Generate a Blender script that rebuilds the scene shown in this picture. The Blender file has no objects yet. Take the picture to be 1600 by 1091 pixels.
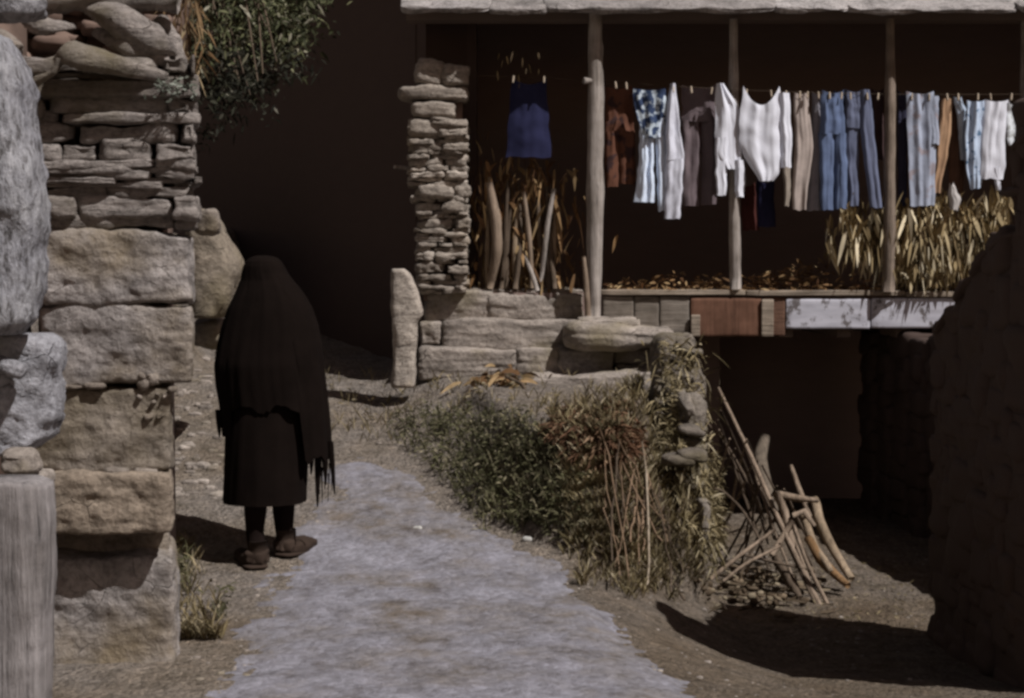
import bpy, math, random
from mathutils import Vector, noise, Matrix
R = random.Random(7)
sc = bpy.context.scene
COL = sc.collection
# ------------------------------------------------------------------ camera
FPX = 2500.0
CZ = 1.5
TH = math.atan(125.5 / FPX)
cd = bpy.data.cameras.new('camera'); cam = bpy.data.objects.new('camera', cd); COL.objects.link(cam)
cam.location = (0, 0, CZ); cam.rotation_euler = (math.pi / 2 - TH, 0, 0)
cd.lens = FPX / 1600 * 36; cd.sensor_width = 36; cd.clip_end = 500; cd.clip_start = 0.05
sc.camera = cam
CT, ST = math.cos(TH), math.sin(TH)

def ray(px, py):
    dx = (px - 800) / FPX; dy = (545.5 - py) / FPX
    return Vector((dx, CT + dy * ST, -ST + dy * CT))

def P(px, py, Y):
    d = ray(px, py); return Vector((0, 0, CZ)) + d * (Y / d.y)

# ------------------------------------------------------------------ terrain
TER = [(-.95, 11.2), (-.73, 10.1), (-.30, 8.75), (.26, 8.05), (.63, 7.95), (.96, 8.3), (1.07, 8.7), (1.36, 11.4), (1.36, 14), (-.95, 14)]

def sdf(poly, x, y):
    """signed distance, positive inside"""
    best = 1e9; ins = False; n = len(poly)
    for i in range(n):
        ax, ay = poly[i]; bx, by = poly[(i + 1) % n]
        ex, ey = bx - ax, by - ay; wx, wy = x - ax, y - ay
        t = max(0, min(1, (wx * ex + wy * ey) / (ex * ex + ey * ey)))
        dx, dy = wx - ex * t, wy - ey * t
        best = min(best, dx * dx + dy * dy)
        if (ay > y) != (by > y) and x < ax + (y - ay) * ex / ey: ins = not ins
    return math.sqrt(best) * (1 if ins else -1)

def ss(t): t = max(0, min(1, t)); return t * t * (3 - 2 * t)

def nz(x, y, z=0): return noise.noise(Vector((x, y, z)))

def H(x, y):
    t = max(0, y - 7.7)
    zp = .175 * t - .16 * .5 * max(0, y - 12.0) if y < 14 else .175 * 6.3 - .16 + .03 * (y - 14)
    if y < 8.2: zp = .175 * (max(0, y - 7.2)) ** 2 / 2.0
    low = -.36 * ss((y - 4.6) / 3.2)
    s = ss((x - .2) / 1.1)
    z = zp * (1 - s) + low * s
    # left bank
    z += .9 * ss((-x - 2.35 - .0 * y) / .5) * ss((y - 8.5) / 2)
    if -1.3 < x < 1.8 and y > 7.3:
        d = sdf(TER, x, y) + .05 * nz(x * 5, y * 5, 3)
        if d > 0:
            zt = .68 + .03 * (y - 9) + .02 * nz(x * 3, y * 3)
            k = .32 + 1.6 * ss((x + .35) / .75)
            if x > .9 + (y - 8.5) * .095: k = 4.0
            z = min(max(zt, z), z + k * d)
    z += .012 * nz(x * 3.1, y * 3.1, 1) + .006 * nz(x * 11, y * 11, 2) + .0035 * nz(x * 31, y * 31, 5)
    return z

def G(px, py, y0=3.0):
    d = ray(px, py); o = Vector((0, 0, CZ)); t = y0
    while t < 60:
        p = o + d * t
        if p.z < H(p.x, p.y): break
        t += .03
    return Vector((p.x, p.y, H(p.x, p.y)))

# ------------------------------------------------------------------ materials
def newmat(name):
    m = bpy.data.materials.new(name); m.use_nodes = True
    nt = m.node_tree; b = nt.nodes['Principled BSDF']
    b.inputs['Roughness'].default_value = .9
    b.inputs['Specular IOR Level'].default_value = .15
    return m, nt, b

def N(nt, t, **kw):
    n = nt.nodes.new(t)
    for k, v in kw.items():
        if k in n.inputs: n.inputs[k].default_value = v
        else: setattr(n, k, v)
    return n

def coords(nt, sx=1, sy=1, sz=1, rot=(0, 0, 0)):
    tc = N(nt, 'ShaderNodeTexCoord'); mp = N(nt, 'ShaderNodeMapping')
    mp.inputs['Scale'].default_value = (sx, sy, sz); mp.inputs['Rotation'].default_value = rot
    nt.links.new(tc.outputs['Object'], mp.inputs[0]); return mp.outputs[0]

def noise_n(nt, vec, scale, detail=6, rough=.6):
    n = N(nt, 'ShaderNodeTexNoise'); n.inputs['Scale'].default_value = scale
    n.inputs['Detail'].default_value = detail; n.inputs['Roughness'].default_value = rough
    nt.links.new(vec, n.inputs['Vector']); return n.outputs[0]

def ramp(nt, fac, stops):
    r = N(nt, 'ShaderNodeValToRGB'); e = r.color_ramp.elements
    while len(e) < len(stops): e.new(.5)
    for i, (p, c) in enumerate(stops):
        e[i].position = p; e[i].color = (*c, 1) if len(c) == 3 else c
    nt.links.new(fac, r.inputs[0]); return r.outputs[0]

def mix(nt, a, b, fac, mode='MIX'):
    m = N(nt, 'ShaderNodeMix'); m.data_type = 'RGBA'; m.blend_type = mode
    if isinstance(fac, (int, float)): m.inputs[0].default_value = fac
    else: nt.links.new(fac, m.inputs[0])
    for s, v in ((6, a), (7, b)):
        if isinstance(v, tuple): m.inputs[s].default_value = (*v, 1)
        else: nt.links.new(v, m.inputs[s])
    return m.outputs[2]

def bump(nt, b, h, strength=.5, dist=.01):
    n = N(nt, 'ShaderNodeBump'); n.inputs['Strength'].default_value = strength; n.inputs['Distance'].default_value = dist
    nt.links.new(h, n.inputs['Height']); nt.links.new(n.outputs[0], b.inputs['Normal'])

def mathn(nt, op, a, b=None):
    m = N(nt, 'ShaderNodeMath'); m.operation = op
    for i, v in enumerate((a, b)):
        if v is None: continue
        if isinstance(v, (int, float)): m.inputs[i].default_value = v
        else: nt.links.new(v, m.inputs[i])
    return m.outputs[0]

def mul(c, k): return tuple(x * k for x in c)

def stone(name, c, moss=None, mossamt=.5, strata=3.0, bs=.8, sc_=5):
    m, nt, b = newmat(name)
    v = coords(nt, 1, 1, strata); v1 = coords(nt)
    n1 = noise_n(nt, v, sc_, 8, .65); n2 = noise_n(nt, v1, 38, 5, .7); n3 = noise_n(nt, v1, 2.2, 4, .5)
    col = ramp(nt, n1, [(.25, mul(c, .42)), (.45, mul(c, .85)), (.6, mul(c, 1.1)), (.78, mul(c, 1.5))])
    col = mix(nt, col, ramp(nt, n2, [(.3, (.35, .33, .32)), (.52, (1, 1, 1)), (.7, (1.25, 1.25, 1.25))]), .75, 'MULTIPLY')
    if moss:
        col = mix(nt, col, moss, ramp(nt, n3, [(.62 - .3 * mossamt, (0, 0, 0)), (.75 - .2 * mossamt, (.85, .85, .85))]))
    g = N(nt, 'ShaderNodeNewGeometry')
    col = mix(nt, col, ramp(nt, g.outputs['Random Per Island'], [(0, (.62, .6, .58)), (1, (1.2, 1.2, 1.2))]), .8, 'MULTIPLY')
    # cracks and pits
    wv = N(nt, 'ShaderNodeMapping'); tcn = N(nt, 'ShaderNodeTexCoord'); nn = N(nt, 'ShaderNodeTexNoise'); nn.inputs['Scale'].default_value = 5; nn.inputs['Detail'].default_value = 6
    nt.links.new(tcn.outputs['Object'], nn.inputs['Vector'])
    wm = N(nt, 'ShaderNodeMix'); wm.data_type = 'VECTOR'; wm.inputs[0].default_value = .12
    nt.links.new(tcn.outputs['Object'], wm.inputs[4]); nt.links.new(nn.outputs[1], wm.inputs[5])
    wv.inputs['Scale'].default_value = (1, 1, 1.5 + strata * .5); nt.links.new(wm.outputs[1], wv.inputs[0])
    vo = N(nt, 'ShaderNodeTexVoronoi'); vo.feature = 'DISTANCE_TO_EDGE'; vo.inputs['Scale'].default_value = 5.5; nt.links.new(wv.outputs[0], vo.inputs['Vector'])
    n5 = noise_n(nt, v1, 4.4, 3, .5)
    cr = mathn(nt, 'ADD', vo.outputs['Distance'], mathn(nt, 'MULTIPLY', n5, .11))
    crr = ramp(nt, cr, [(.035, (0, 0, 0)), (.06, (1, 1, 1))])
    col = mix(nt, mix(nt, col, (.3, .27, .25), 1.0, 'MULTIPLY'), col, crr)
    nt.links.new(col, b.inputs['Base Color'])
    h = mathn(nt, 'ADD', n1, mathn(nt, 'MULTIPLY', n2, .45)); h = mathn(nt, 'ADD', h, mathn(nt, 'MULTIPLY', crr, .35)); bump(nt, b, h, bs, .03)
    return m

def wood(name, c, axis='z', k=1.0, bs=.6):
    m, nt, b = newmat(name)
    s = {'z': (26, 26, 1.6), 'x': (1.6, 26, 26), 'y': (26, 1.6, 26)}[axis]
    v = coords(nt, *s); v1 = coords(nt)
    n1 = noise_n(nt, v, 1.5 * k, 6, .7); n2 = noise_n(nt, v1, 6, 4, .6)
    col = ramp(nt, n1, [(.3, mul(c, .3)), (.43, mul(c, .85)), (.6, mul(c, 1.15)), (.8, mul(c, 1.5))])
    col = mix(nt, col, ramp(nt, n2, [(.3, (.6, .58, .55)), (.65, (1.15, 1.15, 1.15))]), .8, 'MULTIPLY')
    g = N(nt, 'ShaderNodeNewGeometry')
    col = mix(nt, col, ramp(nt, g.outputs['Random Per Island'], [(0, (.7, .7, .7)), (1, (1.15, 1.15, 1.15))]), .7, 'MULTIPLY')
    nt.links.new(col, b.inputs['Base Color']); bump(nt, b, n1, bs, .015)
    return m

def leafy(name, stops, rough=.8, trans=.15):
    m, nt, b = newmat(name)
    g = N(nt, 'ShaderNodeNewGeometry')
    col = ramp(nt, g.outputs['Random Per Island'], stops)
    n3 = noise_n(nt, coords(nt), 3.5, 3, .5)
    col = mix(nt, col, ramp(nt, n3, [(.35, (.45, .45, .45)), (.65, (1.2, 1.2, 1.2))]), .8, 'MULTIPLY')
    nt.links.new(col, b.inputs['Base Color']); b.inputs['Roughness'].default_value = rough
    return m

def cloth(name, c, c2=None, amt=.5, pat=14.0, var=.25):
    m, nt, b = newmat(name)
    v = coords(nt)
    n1 = noise_n(nt, v, 7, 4, .6)
    col = ramp(nt, n1, [(.3, mul(c, 1 - var)), (.7, mul(c, 1 + var * .5))])
    if c2:
        n2 = noise_n(nt, v, pat, 3, .5)
        col = mix(nt, col, c2, ramp(nt, n2, [(.62 - amt * .25, (0, 0, 0)), (.68 - amt * .25, (1, 1, 1))]))
    nt.links.new(col, b.inputs['Base Color']); b.inputs['Roughness'].default_value = 1
    b.inputs['Specular IOR Level'].default_value = .05
    bump(nt, b, noise_n(nt, coords(nt, 1, 1, .5), 60, 3, .6), .25, .004)
    return m

# ------------------------------------------------------------------ mesh builder
WO = {}

def tag(o, label=None, cat=None, group=None, kind=None):
    if label: o['label'] = label
    if cat: o['category'] = cat
    if group: o['group'] = group
    if kind: o['kind'] = kind
    return o

def thing(name, loc, label, cat, group=None):
    o = bpy.data.objects.new(name, None); COL.objects.link(o); o.location = loc; o.empty_display_size = .1
    WO[o] = Vector(loc); return tag(o, label, cat, group)

_cube = {}

def cube_t(n):
    if n in _cube: return _cube[n]
    idx = {}; vs = []; fs = []
    def vid(i, j, k):
        key = (i, j, k)
        if key not in idx:
            idx[key] = len(vs); vs.append(Vector((2 * i / n - 1, 2 * j / n - 1, 2 * k / n - 1)))
        return idx[key]
    for a in range(n):
        for c in range(n):
            for s in (0, n):
                q = [(s, a, c), (s, a + 1, c), (s, a + 1, c + 1), (s, a, c + 1)]; fs.append([vid(*t) for t in (q if s else q[::-1])])
                q = [(a, s, c), (a, s, c + 1), (a + 1, s, c + 1), (a + 1, s, c)]; fs.append([vid(*t) for t in (q if s else q[::-1])])
                q = [(a, c, s), (a + 1, c, s), (a + 1, c + 1, s), (a, c + 1, s)]; fs.append([vid(*t) for t in (q if s else q[::-1])])
    _cube[n] = (vs, fs); return _cube[n]

class MB:
    def __init__(s): s.v = []; s.f = []
    def add(s, vs, fs):
        b = len(s.v); s.v += [Vector(v) for v in vs]; s.f += [[b + i for i in f] for f in fs]; return s
    def rock(s, c, h, seed=None, rough=.12, n=8, m=7, rot=(0, 0, 0), freq=1.6):
        """rounded irregular block: centre c, half sizes h"""
        seed = R.random() * 99 if seed is None else seed
        vs, fs = cube_t(n); M = Matrix.Rotation(rot[2], 3, 'Z') @ Matrix.Rotation(rot[1], 3, 'Y') @ Matrix.Rotation(rot[0], 3, 'X')
        out = []; h = Vector(h); mn = min(h)
        for p in vs:
            L = (abs(p.x) ** m + abs(p.y) ** m + abs(p.z) ** m) ** (1 / m); q = p / L
            w = Vector((q.x * h.x, q.y * h.y, q.z * h.z))
            sc1 = freq / max(mn * 2, .05)
            hi = 0
            if n >= 9: hi = .007 * noise.noise(w * 19 + Vector((seed, 3, 0))) + .004 * noise.noise(w * 47 + Vector((seed, 5, 0))) + (.009 if n < 30 else .005) * noise.noise(Vector((w.x * 3, w.y * 3, w.z * 34 + seed)))
            d = noise.noise(w * (.35 * sc1) + Vector((seed, 0, 0))) * 1.3 + .6 * noise.noise(w * sc1 + Vector((0, seed, 0))) + .3 * noise.noise(w * 2.4 * sc1 + Vector((0, 0, seed)))
            nn = Vector((q.x ** 3 / h.x, q.y ** 3 / h.y, q.z ** 3 / h.z)); nn = nn.normalized() if nn.length > 0 else q
            out.append(Vector(c) + M @ (w + nn * (d * rough * mn * 1.6 + hi * min(1, mn * 12))))
        return s.add(out, fs)
    def box(s, a, b, rot=0):
        a = Vector(a); b = Vector(b)
        vs = [(x, y, z) for x in (a.x, b.x) for y in (a.y, b.y) for z in (a.z, b.z)]
        fs = [(0, 1, 3, 2), (4, 6, 7, 5), (0, 4, 5, 1), (2, 3, 7, 6), (0, 2, 6, 4), (1, 5, 7, 3)]
        return s.add(vs, fs)
    def tube(s, pts, rad, seg=8, wob=0.0, flat=1.0):
        pts = [Vector(p) for p in pts]; n = len(pts)
        rad = [rad] * n if isinstance(rad, (int, float)) else rad
        vs = []; fs = []; ref = Vector((.13, -.97, .2)).normalized(); sd = R.random() * 50
        for i, p in enumerate(pts):
            t = (pts[min(i + 1, n - 1)] - pts[max(i - 1, 0)]).normalized()
            a = t.cross(ref)
            if a.length < .2: a = t.cross(Vector((1, 0, 0)))
            a.normalize(); b = a.cross(t)
            for k in range(seg):
                an = 2 * math.pi * k / seg
                rr = rad[i] * (1 + wob * noise.noise(Vector((math.cos(an) * 1.2 + sd, math.sin(an) * 1.2, i * .45 + sd))) * 2 + wob * noise.noise(Vector((math.cos(an) * 3 + sd, math.sin(an) * 3, i * 1.3 + sd))))
                vs.append(p + a * math.cos(an) * rr + b * math.sin(an) * rr * flat)
        for i in range(n - 1):
            for k in range(seg):
                fs.append([i * seg + k, i * seg + (k + 1) % seg, (i + 1) * seg + (k + 1) % seg, (i + 1) * seg + k])
        fs.append(list(range(seg))); fs.append([(n - 1) * seg + k for k in range(seg)][::-1])
        return s.add(vs, fs)
    def blade(s, base, d, L, w, bend=.3, n=3, side=None):
        """curved tapered leaf"""
        d = Vector(d).normalized(); side = Vector(side) if side else d.cross(Vector((R.uniform(-1, 1), R.uniform(-1, 1), .1)))
        if side.length < .01: side = Vector((1, 0, 0))
        side.normalize(); dn = Vector((R.uniform(-.3, .3), R.uniform(-.3, .3), -1)); vs = []; fs = []
        for i in range(n + 1):
            t = i / n; p = Vector(base) + d * L * t + dn * (bend * L * t * t)
            ww = w * (math.sin(math.pi * (.15 + .85 * t)) if t < 1 else .02)
            vs += [p - side * ww / 2, p + side * ww / 2]
        for i in range(n): fs.append([2 * i, 2 * i + 1, 2 * i + 3, 2 * i + 2])
        return s.add(vs, fs)
    def prism(s, prof, axis, a, b):
        n = len(prof); mk = {'x': lambda u, v, t: (t, u, v), 'y': lambda u, v, t: (u, t, v), 'z': lambda u, v, t: (u, v, t)}[axis]
        vs = [mk(u, v, a) for u, v in prof] + [mk(u, v, b) for u, v in prof]
        fs = [list(range(n)), [n + i for i in range(n)][::-1]] + [[i, i + n, (i + 1) % n + n, (i + 1) % n] for i in range(n)]
        return s.add(vs, fs)
    def build(s, name, mat, parent=None, smooth=True, origin=None):
        if parent is not None: off = WO[parent]
        elif origin is not None: off = Vector(origin)
        else:
            xs = [v.x for v in s.v]; ys = [v.y for v in s.v]
            off = Vector(((min(xs) + max(xs)) / 2, (min(ys) + max(ys)) / 2, min(v.z for v in s.v)))
        me = bpy.data.meshes.new(name); me.from_pydata([v - off for v in s.v], [], s.f); me.update()
        import bmesh
        if smooth: me.polygons.foreach_set('use_smooth', [True] * len(me.polygons))
        me.materials.append(mat)
        o = bpy.data.objects.new(name, me); COL.objects.link(o)
        if parent is not None: o.parent = parent
        else: o.location = off
        WO[o] = off; return o

# ------------------------------------------------------------------ palette
M_stone = stone('granite', (.27, .235, .205), (.17, .135, .075), .35)
M_block = stone('block_stone', (.29, .268, .258), (.19, .15, .095), .5, strata=1.1, sc_=6, bs=.9)
M_slate = stone('slate_stone', (.25, .225, .21), (.13, .11, .07), .3, strata=5)
def shade_mat(name, c, k=.3):
    m, nt, b = newmat(name); n1 = noise_n(nt, coords(nt, 1, 1, 3), 4, 6, .6)
    col = ramp(nt, n1, [(.3, mul(c, 1 - k)), (.7, mul(c, 1 + k))]); nt.links.new(col, b.inputs['Base Color']); bump(nt, b, n1, .15, .02); return m
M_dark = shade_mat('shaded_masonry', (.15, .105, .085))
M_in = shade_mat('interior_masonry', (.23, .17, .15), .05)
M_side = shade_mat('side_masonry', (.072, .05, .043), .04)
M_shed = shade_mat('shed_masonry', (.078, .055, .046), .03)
M_shade_wall = shade_mat('shade_wall_masonry', (.06, .042, .036), .05)
M_pillar = stone('pillar_stone', (.34, .3, .26), (.25, .2, .14), .2, strata=3)
M_pale = stone('pale_stone', (.3, .3, .325), strata=1.0, bs=1.2, sc_=9)
M_step = stone('step_stone', (.3, .265, .235), (.2, .17, .11), .3, strata=1.6)
M_roof = stone('roof_slate', (.33, .31, .305), strata=2)
M_post = wood('weathered_wood', (.34, .305, .28), bs=.9)
M_tan = wood('tan_post_wood', (.23, .185, .15), bs=.9)
M_postn = wood('grey_post_wood', (.22, .205, .205), k=1.0, bs=1.2)
M_beam = shade_mat('dark_beam_wood', (.17, .13, .11), .06)
M_board = wood('grey_board', (.2, .175, .15), 'x')
M_rust = wood('rust_board', (.15, .078, .052), 'z', k=.5, bs=.2)
M_stick = wood('stick_wood', (.24, .185, .14))
M_stickd = wood('dark_stick_wood', (.10, .075, .055))
M_plank = wood('split_wood', (.26, .2, .14))
M_black = cloth('black_wool', (.0068, .0045, .0037), var=.25)
M_stock = cloth('black_stocking', (.012, .008, .007))
M_boot = shade_mat('worn_leather', (.036, .024, .018), .3)
M_skin = cloth('skin', (.22, .13, .09), var=.05)
M_husk = leafy('dry_husk', [(0, (.14, .1, .05)), (.35, (.33, .25, .13)), (.7, (.5, .41, .25)), (1, (.64, .57, .42))])
M_huskd = leafy('brown_husk', [(0, (.1, .05, .025)), (.6, (.25, .15, .07)), (1, (.45, .33, .18))])
M_weed = leafy('green_weed', [(0, (.06, .058, .028)), (.5, (.1, .098, .05)), (.75, (.16, .145, .085)), (1, (.27, .235, .16))])
M_dry = leafy('dry_grass', [(0, (.09, .072, .038)), (.4, (.18, .145, .075)), (.8, (.3, .245, .145)), (1, (.45, .39, .27))])
M_fern = leafy('rust_fern', [(0, (.07, .035, .02)), (.6, (.15, .08, .045)), (1, (.24, .16, .1))])
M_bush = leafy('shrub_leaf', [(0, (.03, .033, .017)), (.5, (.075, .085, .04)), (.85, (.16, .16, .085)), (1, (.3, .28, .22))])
M_bush_shade = leafy('shade_painted_leaf', [(0, (.008, .008, .006)), (.6, (.025, .026, .016)), (.95, (.05, .05, .035)), (1, (.16, .15, .12))])  # shade of the lower shrub, put into the leaf colour

# painted board
m, nt, b = newmat('peeling_white_paint')
v = coords(nt, 1, 1, .7)
n1 = noise_n(nt, v, 8, 8, .75); n2 = noise_n(nt, coords(nt, .6, 1, 3), 5, 5, .6)
col = ramp(nt, n2, [(.3, (.38, .38, .43)), (.6, (.5, .5, .56))])
col = mix(nt, col, (.1, .085, .08), ramp(nt, n1, [(.545, (0, 0, 0)), (.6, (.9, .9, .9))]))
nt.links.new(col, b.inputs['Base Color']); bump(nt, b, n1, .3, .005)
M_white = m

# ground
m, nt, b = newmat('dirt_ground')
v = coords(nt)
a1 = noise_n(nt, v, 1.1, 6, .6); a2 = noise_n(nt, v, 9, 8, .7); a3 = noise_n(nt, v, 60, 4, .7)
col = ramp(nt, a1, [(.3, (.14, .11, .078)), (.45, (.195, .165, .128)), (.6, (.205, .182, .155)), (.72, (.155, .132, .1))])
col = mix(nt, col, ramp(nt, a2, [(.28, (.4, .38, .34)), (.5, (1, 1, 1)), (.72, (1.35, 1.32, 1.3))]), .85, 'MULTIPLY')
col = mix(nt, col, ramp(nt, a3, [(.3, (.45, .43, .4)), (.5, (1, 1, 1)), (.72, (1.6, 1.55, 1.5))]), .8, 'MULTIPLY')
sx = N(nt, 'ShaderNodeSeparateXYZ'); tcn = N(nt, 'ShaderNodeTexCoord'); nt.links.new(tcn.outputs['Object'], sx.inputs[0])
gx = mathn(nt, 'ADD', mathn(nt, 'SUBTRACT', sx.outputs[0], mathn(nt, 'MULTIPLY', sx.outputs[1], .22)), mathn(nt, 'MULTIPLY', a2, .6))
col = mix(nt, col, ramp(nt, mathn(nt, 'MULTIPLY', mathn(nt, 'ADD', gx, 3), .25), [(.42, (1, 1, 1.05)), (.52, (.74, .7, .68))]), 1.0, 'MULTIPLY')   # damper, browner earth to the right
vo = N(nt, 'ShaderNodeTexVoronoi'); vo.inputs['Scale'].default_value = 42; nt.links.new(v, vo.inputs['Vector'])
col = mix(nt, col, ramp(nt, vo.outputs['Color'], [(.1, (.6, .58, .55)), (.5, (1, 1, 1)), (.9, (1.4, 1.38, 1.35))]), .55, 'MULTIPLY')
hh = mathn(nt, 'SUBTRACT', mathn(nt, 'ADD', a2, mathn(nt, 'MULTIPLY', a3, .6)), mathn(nt, 'MULTIPLY', vo.outputs['Distance'], .5))
nt.links.new(col, b.inputs['Base Color']); bump(nt, b, hh, 1.0, .04)
M_dirt = m
m, nt, b = newmat('trodden_path')
v = coords(nt)
a1 = noise_n(nt, v, 1.7, 9, .68); a2 = noise_n(nt, coords(nt, 1, .8, 1), 5, 10, .75); a3 = noise_n(nt, v, 48, 4, .7)
col = ramp(nt, a1, [(.36, (.125, .105, .088)), (.44, (.155, .145, .148)), (.55, (.178, .174, .196)), (.68, (.215, .212, .238))])
col = mix(nt, col, ramp(nt, a2, [(.33, (.45, .4, .36)), (.46, (1, 1, 1)), (.62, (1.3, 1.3, 1.32))]), .85, 'MULTIPLY')
col = mix(nt, col, ramp(nt, a3, [(.3, (.6, .58, .56)), (.5, (1, 1, 1)), (.75, (1.25, 1.25, 1.25))]), .6, 'MULTIPLY')
vo = N(nt, 'ShaderNodeTexVoronoi'); vo.inputs['Scale'].default_value = 30; nt.links.new(v, vo.inputs['Vector'])
col = mix(nt, col, ramp(nt, vo.outputs['Color'], [(.1, (.65, .62, .6)), (.5, (1, 1, 1)), (.9, (1.35, 1.35, 1.36))]), .5, 'MULTIPLY')
hh = mathn(nt, 'SUBTRACT', mathn(nt, 'ADD', a2, mathn(nt, 'MULTIPLY', a3, .6)), mathn(nt, 'MULTIPLY', vo.outputs['Distance'], .35))
nt.links.new(col, b.inputs['Base Color']); bump(nt, b, hh, .6, .03)
M_path = m

# ------------------------------------------------------------------ ground sheets
def axis(lo, f0, f1, hi, st):
    a = []; x = lo
    while x < f0 - 1e-6: a.append(x); x += max(st, (f0 - x) * .35)
    x = f0
    while x < f1: a.append(x); x += st
    x = f1
    while x < hi: a.append(x); x += max(st, (x - f1) * .5)
    a.append(hi); return a

def sheet(xs, ys, fn, name, mat, keep=None):
    nx = len(xs); g = MB(); vs = [Vector((x, y, fn(x, y))) for y in ys for x in xs]; fs = []
    for j in range(len(ys) - 1):
        for i in range(nx - 1):
            q = [j * nx + i, j * nx + i + 1, (j + 1) * nx + i + 1, (j + 1) * nx + i]
            if keep is None or any(keep(vs[t]) for t in q): fs.append(q)
    if keep:
        used = sorted({i for f in fs for i in f}); mp = {u: k for k, u in enumerate(used)}
        vs = [vs[u] for u in used]; fs = [[mp[i] for i in f] for f in fs]
    g.v = vs; g.f = fs
    return g.build(name, mat, origin=(0, 0, 0))

go = sheet(axis(-150, -3.2, 3.2, 150, .035), axis(-60, 4.6, 14, 200, .035), H, 'ground', M_dirt)
go['kind'] = 'structure'
PPX = [(565, 712), (525, 752), (500, 800), (450, 860), (415, 930), (385, 1000), (335, 1060), (290, 1120), (230, 1500), (1250, 1500), (1130, 1130), (1050, 1060), (990, 1010), (965, 965), (895, 935), (893, 885), (830, 865), (770, 840), (705, 795), (640, 740)]
PP = [(lambda p: (p.x, p.y))(G(*q, y0=1.5)) for q in PPX]
PD = {}
def path_z(x, y):
    d = sdf(PP, x, y) + (.04 + .12 * ss((.1 - x) / .3)) * nz(x * 2.3, y * 2.3, 9) + (.05 + .06 * ss((.1 - x) / .3)) * nz(x * 7, y * 7, 4) + .06 * nz(x * 19, y * 19, 4) - .02
    PD[(round(x, 4), round(y, 4))] = d
    return H(x, y) + max(-.02, min(.014, d * (.10 if x > .1 else .06))) + .004 * nz(x * 14, y * 14, 8)
xs = axis(-2.2, -2.2, 2.0, 2.0, .024); ys = axis(2.5, 2.5, 9.7, 9.7, .03)
po = sheet(xs, ys, path_z, 'path', M_path, keep=lambda v: PD[(round(v.x, 4), round(v.y, 4))] > -.1)
po['kind'] = 'structure'

# ------------------------------------------------------------------ left gate pillar / wall
YW = 6.0
def blk(mb, x0, y0, x1, y1, Y, dep=.35, **kw):
    if x0 < 600:     # the wall end is splayed: its return face runs away to the left
        n0 = len(mb.v); blk0(mb, x0, y0, x1, y1, Y, dep, **kw)
        for v in mb.v[n0:]: v.x -= .215 * max(0, v.y - Y - .02)
    else: blk0(mb, x0, y0, x1, y1, Y, dep, **kw)
def blk0(mb, x0, y0, x1, y1, Y, dep=.35, **kw):
    a = P(x0, y1, Y); c = P(x1, y0, Y)
    mb.rock(((a.x + c.x) / 2, Y + dep / 2, (a.z + c.z) / 2), ((c.x - a.x) / 2, dep / 2, (c.z - a.z) / 2), **kw)

lw = thing('stone_wall', (P(180, 1000, YW + .2).x, YW + .2, 0), 'tall dry stone wall end of big blocks with thin slate courses above, left of the path', 'wall')
BL = [(66, 362, 301, 474, .0, .16, 'upper big grey block with a brown foot'), (62, 478, 300, 603, .01, .13, 'long grey block with a cracked lower corner'),
      (50, 604, 268, 738, .03, .12, 'olive brown block with flaked pale corner'), (40, 736, 270, 836, -.10, .12, 'tan block with pale upper edge overhanging a dark gap'),
      (30, 866, 276, 1062, .0, .1, 'largest grey brown block near the ground'), (60, 1066, 330, 1190, -.05, .1, None)]
M_b2 = stone('olive_block', (.25, .22, .19), (.125, .1, .062), .6, strata=1.1, sc_=5, bs=.9); M_b3 = stone('tan_block', (.26, .215, .17), (.34, .32, .3), .2, strata=1.1, sc_=5, bs=.9)
BM = [M_block, M_block, M_b2, M_b3, M_block, M_block]; BMU = []
for x0, y0, x1, y1, dy, rg, lb in BL:
    mb = MB(); blk(mb, x0 - 3, y0 + 2, x1 - 2, y1 - 1, YW + dy, .5, rough=rg * .8, n=42, m=22, freq=1.9)
    o = mb.build('stone_block', BM[len(BMU)], lw); BMU.append(1)
    if lb: o['label'] = lb
mb = MB()
blk(mb, 40, 830, 262, 872, YW + .16, .3, rough=.1)
blk(mb, 268, 480, 300, 560, YW + .25, .3, rough=.1)
for k in range(16):   # small flaked stones at block corners
    x = R.gauss(240, 16); y = R.gauss(612, 32); s_ = R.uniform(4, 11); blk(mb, x - s_, y - s_ * .7, x + s_, y + s_ * .7, YW + .012, .06, rough=.6, n=5, m=4, rot=(0, R.uniform(-1, 1), 0))
for k in range(10):
    x = R.uniform(70, 250); y = R.choice([476, 602, 735]) + R.uniform(-4, 4); blk(mb, x - 18, y - 4, x + 18, y + 4, YW - .0, .1, rough=.5, n=4, m=4)
mb.build('chinking', M_stone, lw)
# slate courses
mb = MB(); y = 352
R.seed(11)
while y > 112:
    h = R.choice([7, 9, 12, 16, 24, 30]); x = 50 - R.uniform(0, 30) - (12 if y < 250 else 0)
    while x < 300:
        w = R.uniform(50, 280); x1 = min(x + w, 306 + R.uniform(-14, 8)); hh = h * R.uniform(.75, 1.0)
        if 306 - x1 < 30: x1 = 306 + R.uniform(-12, 8)
        o = R.uniform(-.05, .05)
        blk(mb, x, y - hh - 1, x1 - 1, y + 4, YW + o * .7, .4, rough=.36, n=16, m=12, rot=(0, R.uniform(-.03, .03), R.uniform(-.08, .08)), freq=1.0)
        x = x1 + R.uniform(0, 5)
    y -= h
mb.build('slate_course', M_slate, lw)
mb = MB()   # core behind
a = P(60, 360, YW + .3); c = P(290, 120, YW + .3); mb.box((a.x, YW + .28, -.1), (c.x - .12, YW + .6, c.z)); mb.build('wall_core', M_dark, lw)
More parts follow.
